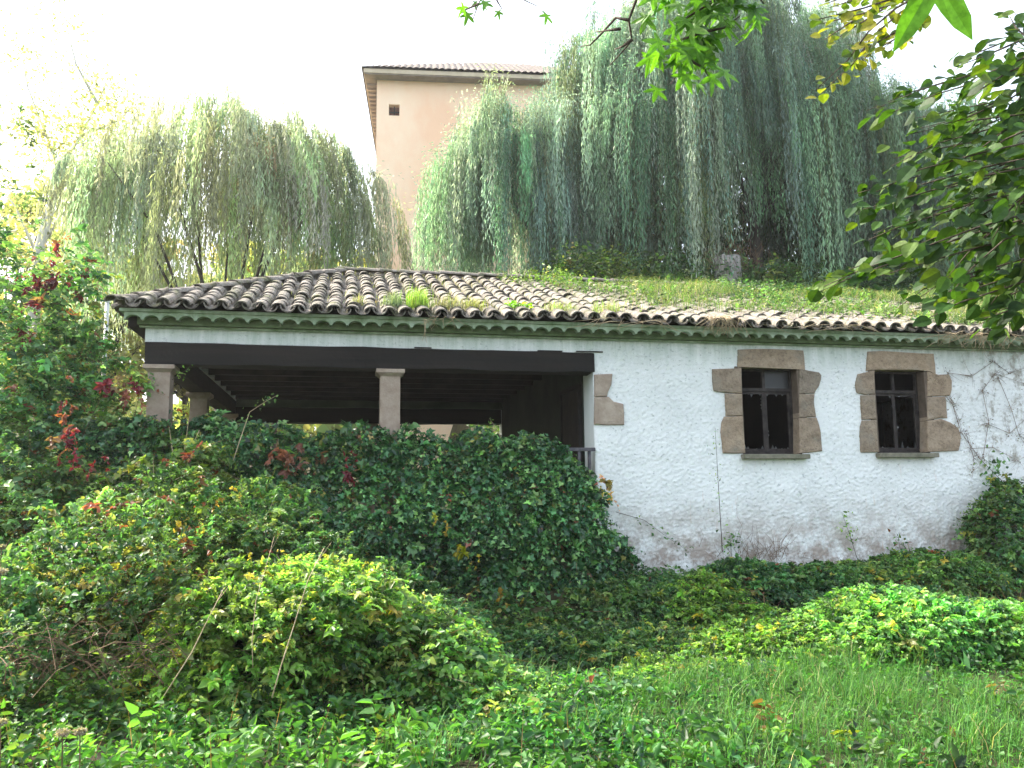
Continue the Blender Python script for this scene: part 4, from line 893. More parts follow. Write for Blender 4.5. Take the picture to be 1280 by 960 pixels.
o = grass('grass', P, np.maximum(hh, .05), .0042, GC, (3, 3, 2, 2, .2), 1.2, kind='stuff'); o['label'] = 'fresh green grass in the right foreground'; o['category'] = 'grass'
nc_ = 95; cx_ = g.uniform(.4, 8.5, nc_); cy_ = g.uniform(-6.6, -3.5, nc_); cy_[:35] = g.uniform(-3.9, -3.4, 35); k = g.integers(0, nc_, 5200)
x = cx_[k]+g.normal(size=len(k))*.09; y = cy_[k]+g.normal(size=len(k))*.09; P = np.stack([x, y, ground_z(x, y)-.01], -1)
o = grass('tall_grass', P, g.uniform(.16, .34, nc_)[k], .0055, [(.05, .15, .035), (.09, .22, .05), (.13, .27, .07), (.34, .31, .17)], (3, 3, 1.5, .5), 1.1, kind='stuff'); o['label'] = 'longer arching grass clumps standing out of the right foreground'; o['category'] = 'grass'
lb = LB(); nw = 420; x = g.uniform(.3, 8.5, nw); y = g.uniform(-6.8, -3.4, nw); P = np.stack([x, y, ground_z(x, y)], -1)
shoots(lb, P, g.normal(size=(nw, 3))*.35+np.array([0, 0, 1]), .24, 8, .065, OVATE, .75, .15, [(.05, .15, .04), (.09, .21, .05), (.03, .09, .03), (.2, .14, .06)], (3, 2, 2, .4), 1, .4)
o = lb.build('grass_weeds', M_leaf, None, kind='stuff'); o['label'] = 'scattered leafy weeds growing through the right foreground grass'; o['category'] = 'weeds'
# clover and small leaves in the grass
x, y = area(9000, .5, 9.5, -7.0, -3.2); P = np.stack([x, y, ground_z(x, y)+g.uniform(.02, .09, len(x))], -1); n = len(P)
lb = LB().add(*leaves(P, g.normal(size=(n, 3))*np.array([1, 1, .3]), g.normal(size=(n, 3))*.35+np.array([0, 0, 1]), .035*g.uniform(.6, 1.4, n), 1.1, OVATE, palette(n, GC, (3, 3, 2, 1.5, .15))))
o = lb.build('clover', M_leaf, None, kind='stuff'); o['label'] = 'small clover like leaves scattered through the near grass'; o['category'] = 'clover'
# leaf litter and creeping plants hiding the soil under the bushes
x, y = area(22000, -6, 11, -4.5, .2); kp = (x < 2.4) | (y > -2.75+.4*nz(np.stack([x, y, x*0], -1), 2.5, 62, 2)); x, y = x[kp], y[kp]; P = np.stack([x, y, ground_z(x, y)+g.uniform(.01, .16, len(x))], -1); n = len(P)
lb = LB().add(*leaves(P, g.normal(size=(n, 3))*np.array([1, 1, .4]), g.normal(size=(n, 3))*.5+np.array([0, 0, 1]), .06*g.uniform(.6, 1.4, n), 1.1, OVATE, palette(n, DK, (3, 4, 3, 1, .4, .1))))
o = lb.build('ground_cover', M_leaf, None, kind='stuff'); o['label'] = 'dark creeping leaves covering the ground under the bushes'; o['category'] = 'ground cover'

# ------------------------------------------------------------------ plants on the roof and the bank
def roof_pt(x, y): return EZ + (y-EY)*math.tan(slope)
n = 36000; x = g.uniform(2.6, 12.4, n); y = g.uniform(EY+.15, 3.5, n)
d = sstep(3.4, 6.2, x+1.0*(y-1.2)) * np.maximum(sstep(-.2, .9, y)*.9+.1, .75*sstep(5.6, 9, x)*sstep(-.32, -.1, y)) + .25*np.exp(-((x-4.6)/.7)**2-((y-.5)/.4)**2)
d *= np.clip(.78+.95*nz(np.stack([x, y, x*0], -1), 2.0, 14), 0, 1)*(1-.75*np.exp(-((x-6.6)/.9)**2-((y-.15)/.45)**2))
kp = g.random(n) < d; x, y = x[kp], y[kp]; P = np.stack([x, y, roof_pt(x, y)+.03], -1)
RG = [(.09, .17, .05), (.13, .23, .07), (.22, .25, .12), (.33, .28, .20), (.06, .12, .045)]
o = grass('roof_grass', P, .17+.13*nz(P, 2.4, 15, 2), .0065, RG, (3, 3, 2, 2.2, 1.5), 1.3, kind='stuff'); o['label'] = 'grass and weeds smothering the right half of the tiled roof'; o['category'] = 'grass'
n = len(P); k = g.random(n) < .16*np.clip(.6+1.2*nz(P, 1.7, 33, 2), 0, 2); Pk = P[k]; lb = LB()
shoots(lb, Pk, g.normal(size=(len(Pk), 3))*.4+np.array([0, 0, 1]), .26, 6, .055, OVATE, .8, .2, RG, (3, 3, 1, .3, 2), 1, .8)
o = lb.build('roof_weeds', M_leaf, None, kind='stuff'); o['label'] = 'small leafy weeds growing among the roof grass'; o['category'] = 'weeds'
# litter in the channels between the tiles on the left half
n = 15000; x = g.uniform(-1.0, 7, n); y = g.uniform(EY+.1, 3.3, n); ph = np.abs(((x-EX-.15)/cols_) % 1-.5) < .25
kp = ph & (g.random(n) < np.clip(.25+.5*nz(np.stack([x, y, x*0], -1), 2.6, 16), 0, 1)*sstep(-1.5, 1.5, x)); x, y = x[kp], y[kp]; P = np.stack([x, y, roof_pt(x, y)+.02], -1)
o = grass('roof_moss', P, .07, .006, [(.24, .24, .13), (.30, .27, .19), (.14, .2, .06), (.34, .31, .24)], (2, 2, 1, 1.5), 1.0, kind='stuff'); o['label'] = 'dry moss and thin grass in the channels of the left roof'; o['category'] = 'moss'
def tuft(label, px, py, h, rx, n, cols, w, lean=.7, blade=.006, Y=-.1, name='grass_tuft', cat='grass tuft', group='grass tufts on the tiled roof'):
    c = onY(px, py, Y); zz = roof_pt(c[0], Y)+.05; t = thing(name, label, cat, (c[0], Y, zz), group)
    P = np.stack([c[0]+rng.normal(size=n)*rx, Y+rng.normal(size=n)*rx*.8, np.full(n, zz)+rng.uniform(-.02, .02, n)], -1)
    grass('blades', P, h, blade, cols, w, lean, parent=t, kind='stuff'); return t
LG = [(.30, .46, .08), (.22, .40, .06), (.40, .5, .12)]; GY_ = [(.3, .29, .2), (.22, .24, .12), (.36, .33, .25)]
tuft('brightest yellow green grass tuft above the middle pillar', 521, 388, .24, .08, 420, LG, (1, 1, 1), .35)
tuft('grey green grass tuft just left of the brightest tuft', 492, 390, .17, .07, 300, [(.16, .24, .14), (.25, .3, .2)], (1, 1), .5)
tuft('dry straw coloured tuft right of the brightest tuft at the eave', 560, 388, .16, .10, 380, GY_, (1, 1, 1), .9)
tuft('yellow green tuft near the eave with straw round it', 592, 390, .14, .07, 260, [(.3, .36, .08), (.36, .33, .18)], (1, 1), .6)
tuft('grey dry tuft near the left part of the roof', 448, 392, .12, .05, 160, GY_, (1, 1, 1), .7)
tuft('small tuft above the loggia beam end near the weeds', 760, 400, .16, .10, 300, LG+GY_, (1, 1, 1, 1, 1, 1), .8)
tuft('green tuft on the eave above the quoin stones', 700, 395, .14, .12, 260, LG+GY_, (1, 1, 1, 1, 1, 1), .8)
lb = LB(); c = onY(648, 384, .05); n = 26; t = thing('leafy_weed', 'bright green broad leafed weed rooted between the roof tiles', 'weed', (c[0], .05, roof_pt(c[0], .05)+.05))
P = np.stack([c[0]+g.normal(size=n)*.10, .05+g.normal(size=n)*.05, np.full(n, roof_pt(c[0], .05)+.06)], -1)
shoots(lb, P, np.stack([g.normal(size=n), g.normal(size=n), np.ones(n)*1.0], -1), .14, 4, .075, OVATE, .7, .3, [(.28, .5, .04), (.4, .55, .06), (.18, .36, .05)], (2, 1, 1), 1, .7); lb.build('foliage', M_big, t)
# dead roots and straw hanging over the eave
def hang(label, px, py, n, spread, drop, seed, cat='dead stems'):
    g = np.random.default_rng(seed); c = onY(px, py, -.42); t = thing('dry_straw', label, cat, tuple(c), 'dead stems hanging over the eave'); m = MB()
    for k in range(n):
        a = c+np.array([g.normal()*spread, g.uniform(0, .12), g.uniform(.0, .05)]); L_ = drop*g.uniform(.4, 1.2); dx = g.normal()*spread*.8
        m.tube([a, a+np.array([dx*.4, -.05-g.uniform(0, .06), -.2*L_]), a+np.array([dx, -.04, -L_*.65]), a+np.array([dx*1.4+g.normal()*.03, -.02, -L_])], [.004, .0035, .003, .0015], 4)
    m.build('strands', M_dry, t)['kind'] = 'stuff'
hang('thick bunch of dead straw hanging over the eave left of the left window', 905, 398, 90, .13, .22, 1)
hang('two crossed dead stems hanging from the eave above the loggia', 528, 402, 4, .06, .32, 2)
hang('long thin dead stem with pale clump at the eave right of the middle pillar', 548, 398, 14, .10, .12, 3)
hang('wispy dead grass trailing from the eave beside the quoin stones', 800, 402, 16, .35, .14, 4)
hang('long dead trailers over the eave right of the right window', 1225, 418, 60, .35, .26, 5)
hang('thin pale roots hanging from the eave between the windows', 1040, 408, 20, .4, .10, 6)
# bank behind the roof
n = 9000; x = g.uniform(3.5, 18, n); y = g.uniform(6.6, 12.5, n); P = np.stack([x, y, ground_z(x, y)], -1); lb = LB()
shoots(lb, P, g.normal(size=(n, 3))*.4+np.array([0, -.2, 1]), .45, 6, .09, OVATE, 1, .3, [(.10, .2, .05), (.16, .28, .07), (.07, .14, .05), (.24, .28, .12)], (2, 2, 1.5, .7), 1, .6)
n = 2600; x = g.uniform(3.2, 19, n); y = g.uniform(10.5, 14.5, n); P = np.stack([x, y, ground_z(x, y)], -1)
shoots(lb, P, g.normal(size=(n, 3))*.45+np.array([0, -.1, 1]), 1.25, 9, .16, OVATE, .8, .3, [(.06, .13, .05), (.10, .18, .06), (.05, .10, .04), (.2, .24, .1)], (2, 2, 1.5, .6), 1, .5)
o = lb.build('bank_growth', M_leaf, None, kind='stuff'); o['label'] = 'bushy green growth on the bank above and behind the roof'; o['category'] = 'undergrowth'

# ------------------------------------------------------------------ things on and before the wall
def sprig(name, label, cat, pts, L, cols, w, seed, r=.004, stem=None, nl=14, wd=.8, group=None, side=.05):
    g = np.random.default_rng(seed); pts = [np.array(p) for p in pts]; t = thing(name, label, cat, tuple(pts[0]), group)
    MB().tube(pts, list(np.linspace(r, r*.35, len(pts))), 5).build('stem', stem or M_twig, t)
    s = g.uniform(.25, 1, nl*3); seg = s*(len(pts)-1); i = np.minimum(seg.astype(int), len(pts)-2); f = (seg-i)[:, None]; A_ = np.array(pts)
    P = A_[i]*(1-f)+A_[i+1]*f+g.normal(size=(len(s), 3))*side
    LB().add(*leaves(P, g.normal(size=P.shape), g.normal(size=P.shape)+np.array([0, -.8, .6]), L*g.uniform(.6, 1.2, len(s)), wd, OVATE, palette(len(s), cols, w))).build('leaf_spray', M_leaf, t)['kind'] = 'stuff'
sprig('sapling', 'slender sapling with tiny leaves standing before the wall left of the left window', 'sapling', [onY(903, 690, -.5), onY(900, 640, -.5), onY(897, 590, -.5), onY(894, 535, -.5)], .03, BR, (1, 1, 1, 1, 0, 1), 1, .006, nl=16, side=.045)
sprig('climbing_sprig', 'bright green sprig climbing the wall foot between the windows', 'sprig', [onY(1072, 700, -.1), onY(1062, 668, -.08), onY(1052, 640, -.06)], .055, BR, (1, 2, 2, 0, 0, 1), 2, nl=14, side=.06)
sprig('climbing_sprig', 'leafy bramble shoot standing at the wall foot under the right window', 'sprig', [onY(1128, 715, -.2), onY(1126, 690, -.2), onY(1122, 668, -.2)], .06, DK, (1, 2, 2, 1, 0, 1), 3, nl=16, side=.07)
sprig('climbing_sprig', 'dark green sprig at the wall foot beside the slender sapling', 'sprig', [onY(915, 710, -.1), onY(914, 685, -.1), onY(912, 668, -.1)], .06, DK, (1, 2, 2, 1, 0, 0), 4, nl=16, side=.07)
sprig('climbing_sprig', 'thin trailing shoot on the plaster just right of the ivy', 'sprig', [onY(770, 640, -.06), onY(805, 650, -.05), onY(835, 672, -.05), onY(862, 690, -.05)], .05, DK, (1, 2, 2, 1, 0, 0), 5, nl=12, side=.05)
sprig('ivy_shoot', 'ivy climbing the wall at the right edge below the dead vines', 'ivy', [onY(1245, 690, -.1), onY(1240, 640, -.08), onY(1238, 605, -.08), onY(1243, 575, -.08)], .075, DK, (2, 2, 2, 1, 0, 0), 6, nl=42, side=.10, wd=1.1)
sprig('arching_shoot', 'pale leafy shoot arching across the dark loggia opening', 'shoot', [onY(290, 580, -.7), onY(300, 550, -.7), onY(312, 515, -.6), onY(335, 500, -.5), onY(345, 495, -.4)], .05, DK, (1, 2, 2, 1, 0, 0), 7, .006, M_dry, nl=10, side=.05)
sprig('hanging_sprig', 'small leafy sprig hanging beside the capital of the corner pillar', 'sprig', [onY(215, 475, -.08), onY(225, 468, -.1), onY(238, 458, -.1)], .04, BR, (1, 1, 1, 0, 0, 1), 8, nl=7, side=.025)
sprig('arching_shoot', 'bare shoot rising from the ivy right of the middle pillar', 'shoot', [onY(632, 560, -.3), onY(622, 538, -.3), onY(612, 523, -.3)], .035, BR, (1, 1, 1, 0, 0, 1), 9, .005, M_dry, nl=3, side=.02)
sprig('arching_shoot', 'upright shoot with few leaves standing before the dark inner wall', 'shoot', [onY(656, 560, -.3), onY(655, 548, -.3), onY(654, 538, -.3)], .04, BR, (1, 1, 1, 1, 0, 1), 10, .004, M_twig, nl=3, side=.025)
# dead vine on the plaster
dv = thing('dead_vine', 'leafless brown vine clinging to the plaster right of the right window', 'vine', tuple(onY(1255, 600, -.03))); m = MB(); g = np.random.default_rng(17); lb = LB()
vp = [[(1250, 600), (1225, 575), (1205, 540), (1190, 500), (1175, 480), (1165, 470)], [(1225, 575), (1235, 530), (1228, 490), (1245, 470), (1285, 480)], [(1205, 540), (1215, 570), (1208, 590)], [(1190, 470), (1215, 468), (1240, 455), (1262, 465), (1285, 460)], [(1245, 470), (1262, 510), (1275, 545), (1290, 560)], [(1235, 530), (1262, 540), (1285, 520)], [(1175, 480), (1190, 505), (1200, 530)], [(1212, 560), (1240, 562), (1270, 580)]]
for v_ in vp:
    pts = [onY(px+g.normal()*2, py+g.normal()*2, -.028) for px, py in v_]; m.tube(pts, [.0035]*(len(pts)-1)+[.0015], 5)
    for q in pts:
        for k in range(7):
            e_ = q+np.array([g.normal()*.11, 0, g.normal()*.11]); m.tube([q, (q+e_)/2+np.array([g.normal()*.02, 0, g.normal()*.02]), e_], [.002, .0015, .0008], 3)
        k = 9; P = q+g.normal(size=(k, 3))*np.array([.06, .006, .06]); lb.add(*leaves(P, g.normal(size=(k, 3)), g.normal(size=(k, 3))*.4+np.array([0, -1, 0]), .025*g.uniform(.5, 1.3, k), .9, OVATE, palette(k, [(.12, .08, .06), (.2, .15, .11)], (1, 1))))
m.build('stems', M_stem, dv)['kind'] = 'stuff'; lb.build('dry_leaves', M_leaf, dv)['kind'] = 'stuff'
dv = thing('dead_vine', 'brown withered tangle at the wall foot under the left window', 'vine', tuple(onY(950, 690, -.05))); m = MB()
for k in range(150):
    q = onY(g.normal()*26+948, g.normal()*10+695, -.06); e_ = q+np.array([g.normal()*.10, -.02, abs(g.normal())*.16]); m.tube([q, (q+e_)/2+g.normal(size=3)*.02, e_], [.003, .0025, .001], 3)
m.build('stems', M_stem, dv)['kind'] = 'stuff'
# pale pole left of the house
pp = onY(133, 400, 1.5); pl = thing('metal_pole', 'thin pale upright pole just left of the tiled roof corner', 'pole', (pp[0], 1.5, gz(pp[0], 1.5)))
MB().tube([(pp[0]+.02, 1.5, gz(pp[0], 1.5)), (pp[0], 1.5, pp[2]+.25)], .028, 8).build('post', M_pole, pl, smooth=True); MB().tube([(pp[0], 1.5, pp[2]+.25), (pp[0], 1.5, pp[2]+.30)], [.036, .02], 8).build('cap', M_pole, pl)
# dry stalks over the central mound
def stalk(label, pts, r, seed):
    t = thing('dry_stalk', label, 'stalk', tuple(onY(*pts[0])), 'dry stalks on the central mound'); P = [onY(*p) for p in pts]; r = r*.62
    m = MB().tube(P, list(np.linspace(r, r*.5, len(P))), 6); m.build('stem', M_dry, t, smooth=True)
    q = P[-1]; MB().tube([P[-2]*.5+q*.5, q+np.array([.05, 0, .04])], [r*.5, r*.2], 4).build('side_twig', M_dry, t)
stalk('longest pale dry stalk leaning right across the central mound', [(340, 872, -4.75), (352, 830, -4.7), (368, 780, -4.65), (385, 725, -4.6), (405, 685, -4.55)], .008, 1)
stalk('thin pale dry stalk in the middle of the central mound', [(316, 835, -4.7), (315, 800, -4.7), (320, 750, -4.6), (332, 710, -4.5), (343, 670, -4.4)], .005, 2)
stalk('brown dry cane leaning on the left flank of the central mound', [(205, 870, -4.75), (240, 815, -4.7), (262, 770, -4.7), (280, 735, -4.65)], .007, 3)
# withered flower heads, near left
def head(label, px, py, d, r, seed):
    g = np.random.default_rng(seed); c = at(px, py, d); b = np.array([c[0]-.03, c[1]+.02, gz(c[0], c[1])]); t = thing('withered_flower_head', label, 'flower head', tuple(b), 'withered grey flower heads at the left edge')
    MB().tube([b, b*.5+c*.5+np.array([.02, 0, 0]), c], [.005, .004, .003], 5).build('stem', M_stem, t); n = 420
    P = c+unit(g.normal(size=(n, 3)))*np.array([r, r*.7, r*.55])*g.uniform(.3, 1, (n, 1))
    LB().add(*leaves(P, unit(P-c)+g.normal(size=(n, 3))*.5, g.normal(size=(n, 3)), .014*g.uniform(.6, 1.3, n), .35, DIAMOND, palette(n, [(.35, .31, .28), (.25, .21, .18), (.45, .42, .39)], (1, 1, .6)))).build('seed_fluff', M_leaf, t)
head('widest withered grey flower head low at the left', 78, 916, 4.3, .035, 1); head('withered grey flower head touching the widest one', 100, 914, 4.3, .028, 2)
head('withered flower head cut by the lower left edge', 1, 903, 4.3, .03, 3); head('withered flower head at the left edge beside the brambles', 1, 714, 5.2, .035, 4); head('topmost small withered flower head at the left edge', 2, 684, 5.4, .02, 5)

# ------------------------------------------------------------------ overhanging branches near the camera
def star_mesh(name, lobes=5, cup=.12, seed=0):
    r = random.Random(seed); angs = [-2.05, -1.05, 0, 1.05, 2.05] if lobes == 5 else [-1.1, 0, 1.1]; lens = [.62, .92, 1.0, .92, .62]
    out = [(0, -.02)]
    for k, (a, l) in enumerate(zip(angs, lens)):
        l *= r.uniform(.92, 1.05)
        def P_(ang, rad): return (math.sin(ang)*rad, math.cos(ang)*rad+.12)
        out += [P_(a-.36, l*.46), P_(a-.18, l*.72), P_(a, l), P_(a+.18, l*.72), P_(a+.36, l*.46)]
        if k < 4: out.append(P_(a+.525, l*.33))
    V = [(0, .12, 0)]+[(x, y, -cup*(x*x+y*y)+.02*math.sin(7*x)) for x, y in out]; n = len(out)
    F = [(0, 1+(i+1) % n, 1+i) for i in range(n)]
    V.append((-.012, .0, 0)); V.append((.012, 0, 0)); V.append((.006, -.75, -.12)); V.append((-.006, -.75, -.12)); b = n+1; F.append((b, b+1, b+2, b+3))
    return V, F
def oval_mesh(seed, wd=.33):
    r = random.Random(seed); L = [(0, 0), (wd*.75, .12), (wd, .38), (wd*.85, .64), (wd*.4, .88), (0, 1.04)]; V = [(0, y, -.10*y*y) for _, y in L]; F = []; n = len(L)
    for s_ in (-1, 1):
        b = len(V); V += [(s_*x, y+.03, -.10*y*y+.22*x+.01*math.sin(y*20)) for x, y in L[1:-1]]
        ids = [0]+[b+i for i in range(n-2)]+[n-1]
        for i in range(n-1):
            f = [i, ids[i], ids[i+1], i+1]; f = list(dict.fromkeys(f)); F.append(tuple(f if s_ > 0 else f[::-1]))
    V += [(-.01, 0, 0), (.01, 0, 0), (.0, -.2, -.02)]; F.append((len(V)-3, len(V)-2, len(V)-1))
    return V, F
def tinted(name, VF, col, mat): return mkmesh(name, VF[0], VF[1], mat, tint=np.array(col))
def leaf_objs(root, meshes, items, limit=300):
    """items: (point, direction, normal, size)"""
    for i, (p_, d_, n_, s_) in enumerate(items[:limit]):
        o = bpy.data.objects.new('leaf', random.choice(meshes)); place(o, root, p_)
        d_ = Vector(d_).normalized(); n_ = Vector(n_); u_ = d_.cross(n_).normalized(); n2 = u_.cross(d_)
        o.rotation_euler = Matrix((u_, d_, n2)).transposed().to_euler(); o.scale = (s_, s_, s_)
    if len(items) > limit:
        mb = MB(); cols = []
        for p_, d_, n_, s_ in items[limit:]:
            me = random.choice(meshes); d_ = Vector(d_).normalized(); u_ = d_.cross(Vector(n_)).normalized(); n2 = u_.cross(d_)
            Mx = Matrix((u_, d_, n2)).transposed()*s_
            mb.add([tuple(Mx@v.co+Vector(p_)) for v in me.vertices], [tuple(q.vertices) for q in me.polygons])
            cols += [tuple(me.attributes['tint'].data[0].color)[:3]]*len(me.vertices)
        mk('leaves', mb.V, mb.F, meshes[0].materials[0], root, tint=np.array(cols), kind='stuff')
g = np.random.default_rng(19)
def along(pts, step):
    P = [np.array(p) for p in pts]; out = []
    for a, b in zip(P, P[1:]):
        L_ = np.linalg.norm(b-a); n = max(1, int(L_/step))
        for k in range(n): out.append((a+(b-a)*(k+.5)/n, (b-a)/L_))
    return out
# right: dark leafy hornbeam-like branch
rb = thing('broadleaf_tree', 'dark green oval leafed branches reaching in from the right edge over the roof', 'tree', (5.2, -9.0, 0))
MB().tube([(5.2, -9.0, -.05), (5.25, -8.9, 1.6), (5.1, -8.7, 3.2), (5.0, -8.5, 5.5)], [.17, .14, .12, .08], 10).build('trunk', M_bark, rb, smooth=True)
twigs = [[(1300, 40), (1250, 62), (1205, 80)], [(1300, 90), (1230, 100), (1170, 118), (1112, 142)], [(1300, 140), (1220, 150), (1135, 168)], [(1300, 175), (1230, 190), (1150, 212), (1095, 240)], [(1300, 205), (1220, 222), (1130, 248), (1078, 262)],
         [(1300, 235), (1210, 256), (1120, 285), (1085, 300)], [(1300, 262), (1220, 285), (1130, 318), (1070, 340), (1030, 358)], [(1300, 290), (1220, 310), (1150, 330), (1100, 345)], [(1300, 318), (1240, 335), (1180, 350), (1150, 372)],
         [(1300, 345), (1250, 362), (1200, 378), (1160, 398)], [(1300, 372), (1262, 388), (1230, 398)], [(1300, 120), (1262, 150), (1235, 190)], [(1300, 225), (1262, 262), (1240, 300)], [(1300, 300), (1275, 330), (1262, 372), (1262, 410)], [(1300, 60), (1270, 35), (1262, 20)], [(1300, 75), (1260, 90), (1225, 112)], [(1300, 100), (1260, 125), (1200, 150), (1160, 160)], [(1300, 190), (1250, 212), (1200, 232)], [(1300, 280), (1255, 300), (1215, 335), (1190, 365)], [(1300, 330), (1262, 350), (1235, 385)], [(1300, 250), (1240, 262), (1190, 290)], [(1300, 155), (1255, 175), (1215, 205)]]
limb = [at(1300, y_, 2.9) for y_ in (40, 140, 240, 330, 400)]
hub = np.array([5.1, -8.7, 3.0]); lm = MB(); lm.tube([hub, hub*.5+limb[2]*.5+np.array([0, 0, .25]), limb[2]], [.06, .045, .03], 7); lm.tube([limb[0], limb[1], limb[2], limb[3], limb[4]], [.008, .014, .022, .014, .008], 6)
lm.build('limb', M_twig, rb, smooth=True); items = []
for i, tw in enumerate(twigs):
    for layer in range(3):
        dep = 2.75+.28*(i % 3)+.33*layer; jj = g.normal(size=2)*(0 if layer == 0 else 14)
        P = [at(px+jj[0], py+jj[1], dep+.05*k) for k, (px, py) in enumerate(tw)]
        q = min(limb, key=lambda l_: np.linalg.norm(l_-P[0])); m = MB().tube([q]+P, [.005, .004]+list(np.linspace(.0035, .0015, len(P)-1)), 5); m.build('twig', M_twig, rb, smooth=True)
        for k, (p_, d_) in enumerate(along(P, .021 if layer == 0 else .026)):
            s_ = 1 if k % 2 else -1; sd = np.cross(d_, (0, 0, 1)); sd /= np.linalg.norm(sd)
            dl = d_*.7+sd*s_*.8+g.normal(size=3)*.3+np.array([0, 0, -.15]); items.append((p_+g.normal(size=3)*.022, dl, np.array([-.1, -.85, .75])+g.normal(size=3)*.42, .071*g.uniform(.7, 1.2)))
g.shuffle(items) if False else None
print('right leaves', len(items))
items.sort(key=lambda it: np.linalg.norm(it[0]-CAM)); 
ovm = [tinted('leaf', oval_mesh(k, .31+.02*(k % 3)), c_, M_branchleaf) for k, c_ in enumerate([(.028, .07, .018), (.04, .10, .022), (.024, .055, .018), (.055, .12, .025), (.09, .15, .03), (.032, .075, .02)])]
leaf_objs(rb, ovm, items)
# upper right: yellow green branch
yb = thing('broadleaf_tree', 'yellow green small leafed branch hanging from the top edge left of the big star leaf', 'tree', (3.4, -11.8, 0))
MB().tube([(3.4, -11.8, -.05), (3.4, -11.7, 2.5), (3.2, -11.4, 5.2)], [.12, .10, .07], 9).build('trunk', M_bark, yb, smooth=True); items = []
tw2 = [[(1165, -15), (1120, 10), (1085, 40), (1060, 75), (1020, 112)], [(1140, -10), (1080, 10), (1020, 25)], [(1150, 5), (1120, 40), (1080, 62), (1065, 82)], [(1120, -15), (1060, -5), (1030, 5)], [(1160, 0), (1135, 35), (1105, 60)], [(1100, 5), (1060, 30), (1030, 50)]]
top_ = at(1170, -40, 3.6)
MB().tube([(3.2, -11.4, 5.0), np.array([3.2, -11.4, 5.0])*.5+top_*.5+np.array([0, 0, .3]), top_], [.05, .03, .012], 6).build('limb', M_twig, yb, smooth=True)
for i, tw in enumerate(tw2):
    for layer in range(2):
        P = [at(px+layer*6, py+layer*5, 3.4+.12*i+.1*k+.2*layer) for k, (px, py) in enumerate(tw)]; MB().tube([top_]+P, [.008]+list(np.linspace(.006, .002, len(P))), 5).build('twig', M_twig, yb)
        for k, (p_, d_) in enumerate(along(P, .026)):
            s_ = 1 if k % 2 else -1; sd = np.cross(d_, (0, 0, 1)); sd /= np.linalg.norm(sd)
            items.append((p_+g.normal(size=3)*.015, d_*.6+sd*s_*.8+g.normal(size=3)*.35, np.array([0, -.8, .8])+g.normal(size=3)*.45, .058*g.uniform(.75, 1.2)))
ylm = [tinted('leaf', oval_mesh(k+9, .40), c_, M_big) for k, c_ in enumerate([(.16, .20, .03), (.10, .15, .03), (.24, .25, .04), (.06, .10, .025), (.30, .28, .05)])]
print('yellow leaves', len(items)); leaf_objs(yb, ylm, items)
# sweetgum: star leaves, top centre
sg = thing('sweetgum_tree', 'bright green branch of pointed star shaped leaves hanging into the sky at top centre', 'tree', (.2, -13.4, 0))
MB().tube([(.2, -13.4, -.05), (.2, -13.3, 2.4), (.3, -13.0, 4.2), (.5, -12.2, 5.6)], [.16, .14, .11, .08], 10).build('trunk', M_greybark, sg, smooth=True)
hub = at(880, -120, 3.2); MB().tube([(.3, -13.0, 4.2), np.array([.3, -13, 4.2])*.5+hub*.5+np.array([0, 0, .5]), hub], [.07, .05, .02], 7).build('limb', M_twig, sg, smooth=True)
tw3 = [[(905, -40), (893, 0), (880, 40), (862, 75), (838, 105)], [(893, 0), (865, 18), (845, 30)], [(880, 40), (905, 35), (925, 20)], [(862, 75), (880, 85), (885, 95)], [(905, -40), (940, -15), (955, 5)], [(880, 40), (850, 50), (822, 60)], [(905, -40), (860, -25), (830, 5), (815, 20)]]
bare = [[(830, -60), (797, -5), (786, 25), (790, 50), (775, 68), (762, 82)], [(786, 25), (770, 22), (752, 42), (738, 56), (726, 58)], [(775, 36), (760, 38), (744, 40)], [(790, 50), (778, 58), (768, 62)]]
items = []
for tw in tw3+bare:
    P = [at(px, py, 3.0+.05*k) for k, (px, py) in enumerate(tw)]; MB().tube(P, list(np.linspace(.0065, .002, len(P))), 5).build('twig', M_twig, sg, smooth=True)
MB().tube([hub, at(905, -40, 3.0)], [.02, .01], 5).build('twig', M_twig, sg); MB().tube([hub, at(830, -60, 3.0)], [.02, .01], 5).build('twig', M_twig, sg)
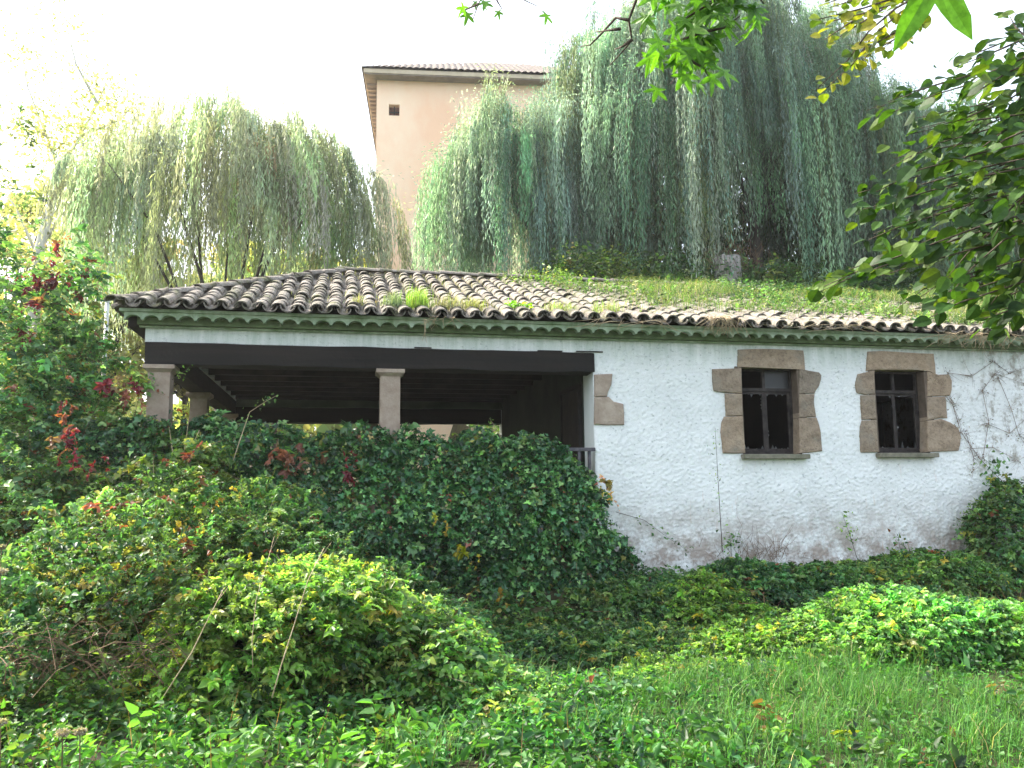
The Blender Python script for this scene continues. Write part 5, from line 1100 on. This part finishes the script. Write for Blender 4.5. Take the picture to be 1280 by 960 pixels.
for tw in tw3:
    P = [at(px, py, 3.0+.05*k) for k, (px, py) in enumerate(tw)]
    for k, (p_, d_) in enumerate(along(P, .036)):
        for q in range(3):
            a = g.uniform(0, 6.28); off = np.array([math.cos(a), math.sin(a)*.7, math.sin(a*1.7)*.6])*g.uniform(.04, .10)
            pp_ = p_+off; pj = (pp_-CAM)/((pp_-CAM)@FW); sx = 640+FPX*(pj@RT)
            if sx > 962 or sx < 806: continue
            tocam = unit(CAM-pp_); items.append((pp_, off*4+np.array([0, 0, -.6])+g.normal(size=3)*.3, np.array([0, -.8, .5])+g.normal(size=3)*.35, .070*g.uniform(.75, 1.25)))
stm = [tinted('leaf', star_mesh('leaf', 5, .10+.04*k, k), c_, M_big) for k, c_ in enumerate([(.10, .24, .035), (.07, .17, .03), (.13, .29, .04), (.09, .2, .03)])]
for px, py, s_ in ((1172, 8, .11),):                     # the one large near leaf
    pass
print('star leaves', len(items)); leaf_objs(sg, stm, items)
# small separate sprig further left on the same tree, and the one big leaf near the lens
sp = [[(640, -60), (612, -20), (598, 5), (590, 28)], [(612, -20), (622, 2), (628, 12)], [(598, 5), (582, 12), (575, 18)], [(640, -60), (655, 0), (672, 8)]]
items = []
for tw in sp:
    P = [at(px, py, 3.9+.05*k) for k, (px, py) in enumerate(tw)]; MB().tube(P, list(np.linspace(.006, .002, len(P))), 5).build('twig', M_twig, sg)
    for p_, d_ in along(P, .05):
        off = g.normal(size=3)*.035; items.append((p_+off, off*6+np.array([0, 0, -.8])+g.normal(size=3)*.4, np.array([0, -.5, .6])+g.normal(size=3)*.5, .05*g.uniform(.7, 1.2)))
MB().tube([hub, at(740, -110, 3.6), at(640, -60, 3.9)], [.012, .009, .006], 5).build('twig', M_twig, sg)
leaf_objs(sg, stm[1:2]+stm[:1], items)
P = at(1176, -38, 1.7); o = bpy.data.objects.new('leaf', tinted('leaf', star_mesh('leaf', 5, .16, 9), (.09, .22, .03), M_big)); place(o, sg, P); o['label'] = 'largest star leaf, pointing down at the top right'
d_ = Vector(tuple(-UP*.87-.48*RT+.12*FW)).normalized(); n_ = Vector(tuple(-FW*.8+UP*.35)); u_ = d_.cross(n_).normalized(); o.rotation_euler = Matrix((u_, d_, u_.cross(d_))).transposed().to_euler(); o.scale = (.165,)*3
MB().tube([hub, at(1000, -220, 2.4), at(1150, -120, 1.8), at(1176, -60, 1.7)], [.014, .010, .006, .003], 5).build('twig', M_twig, sg)
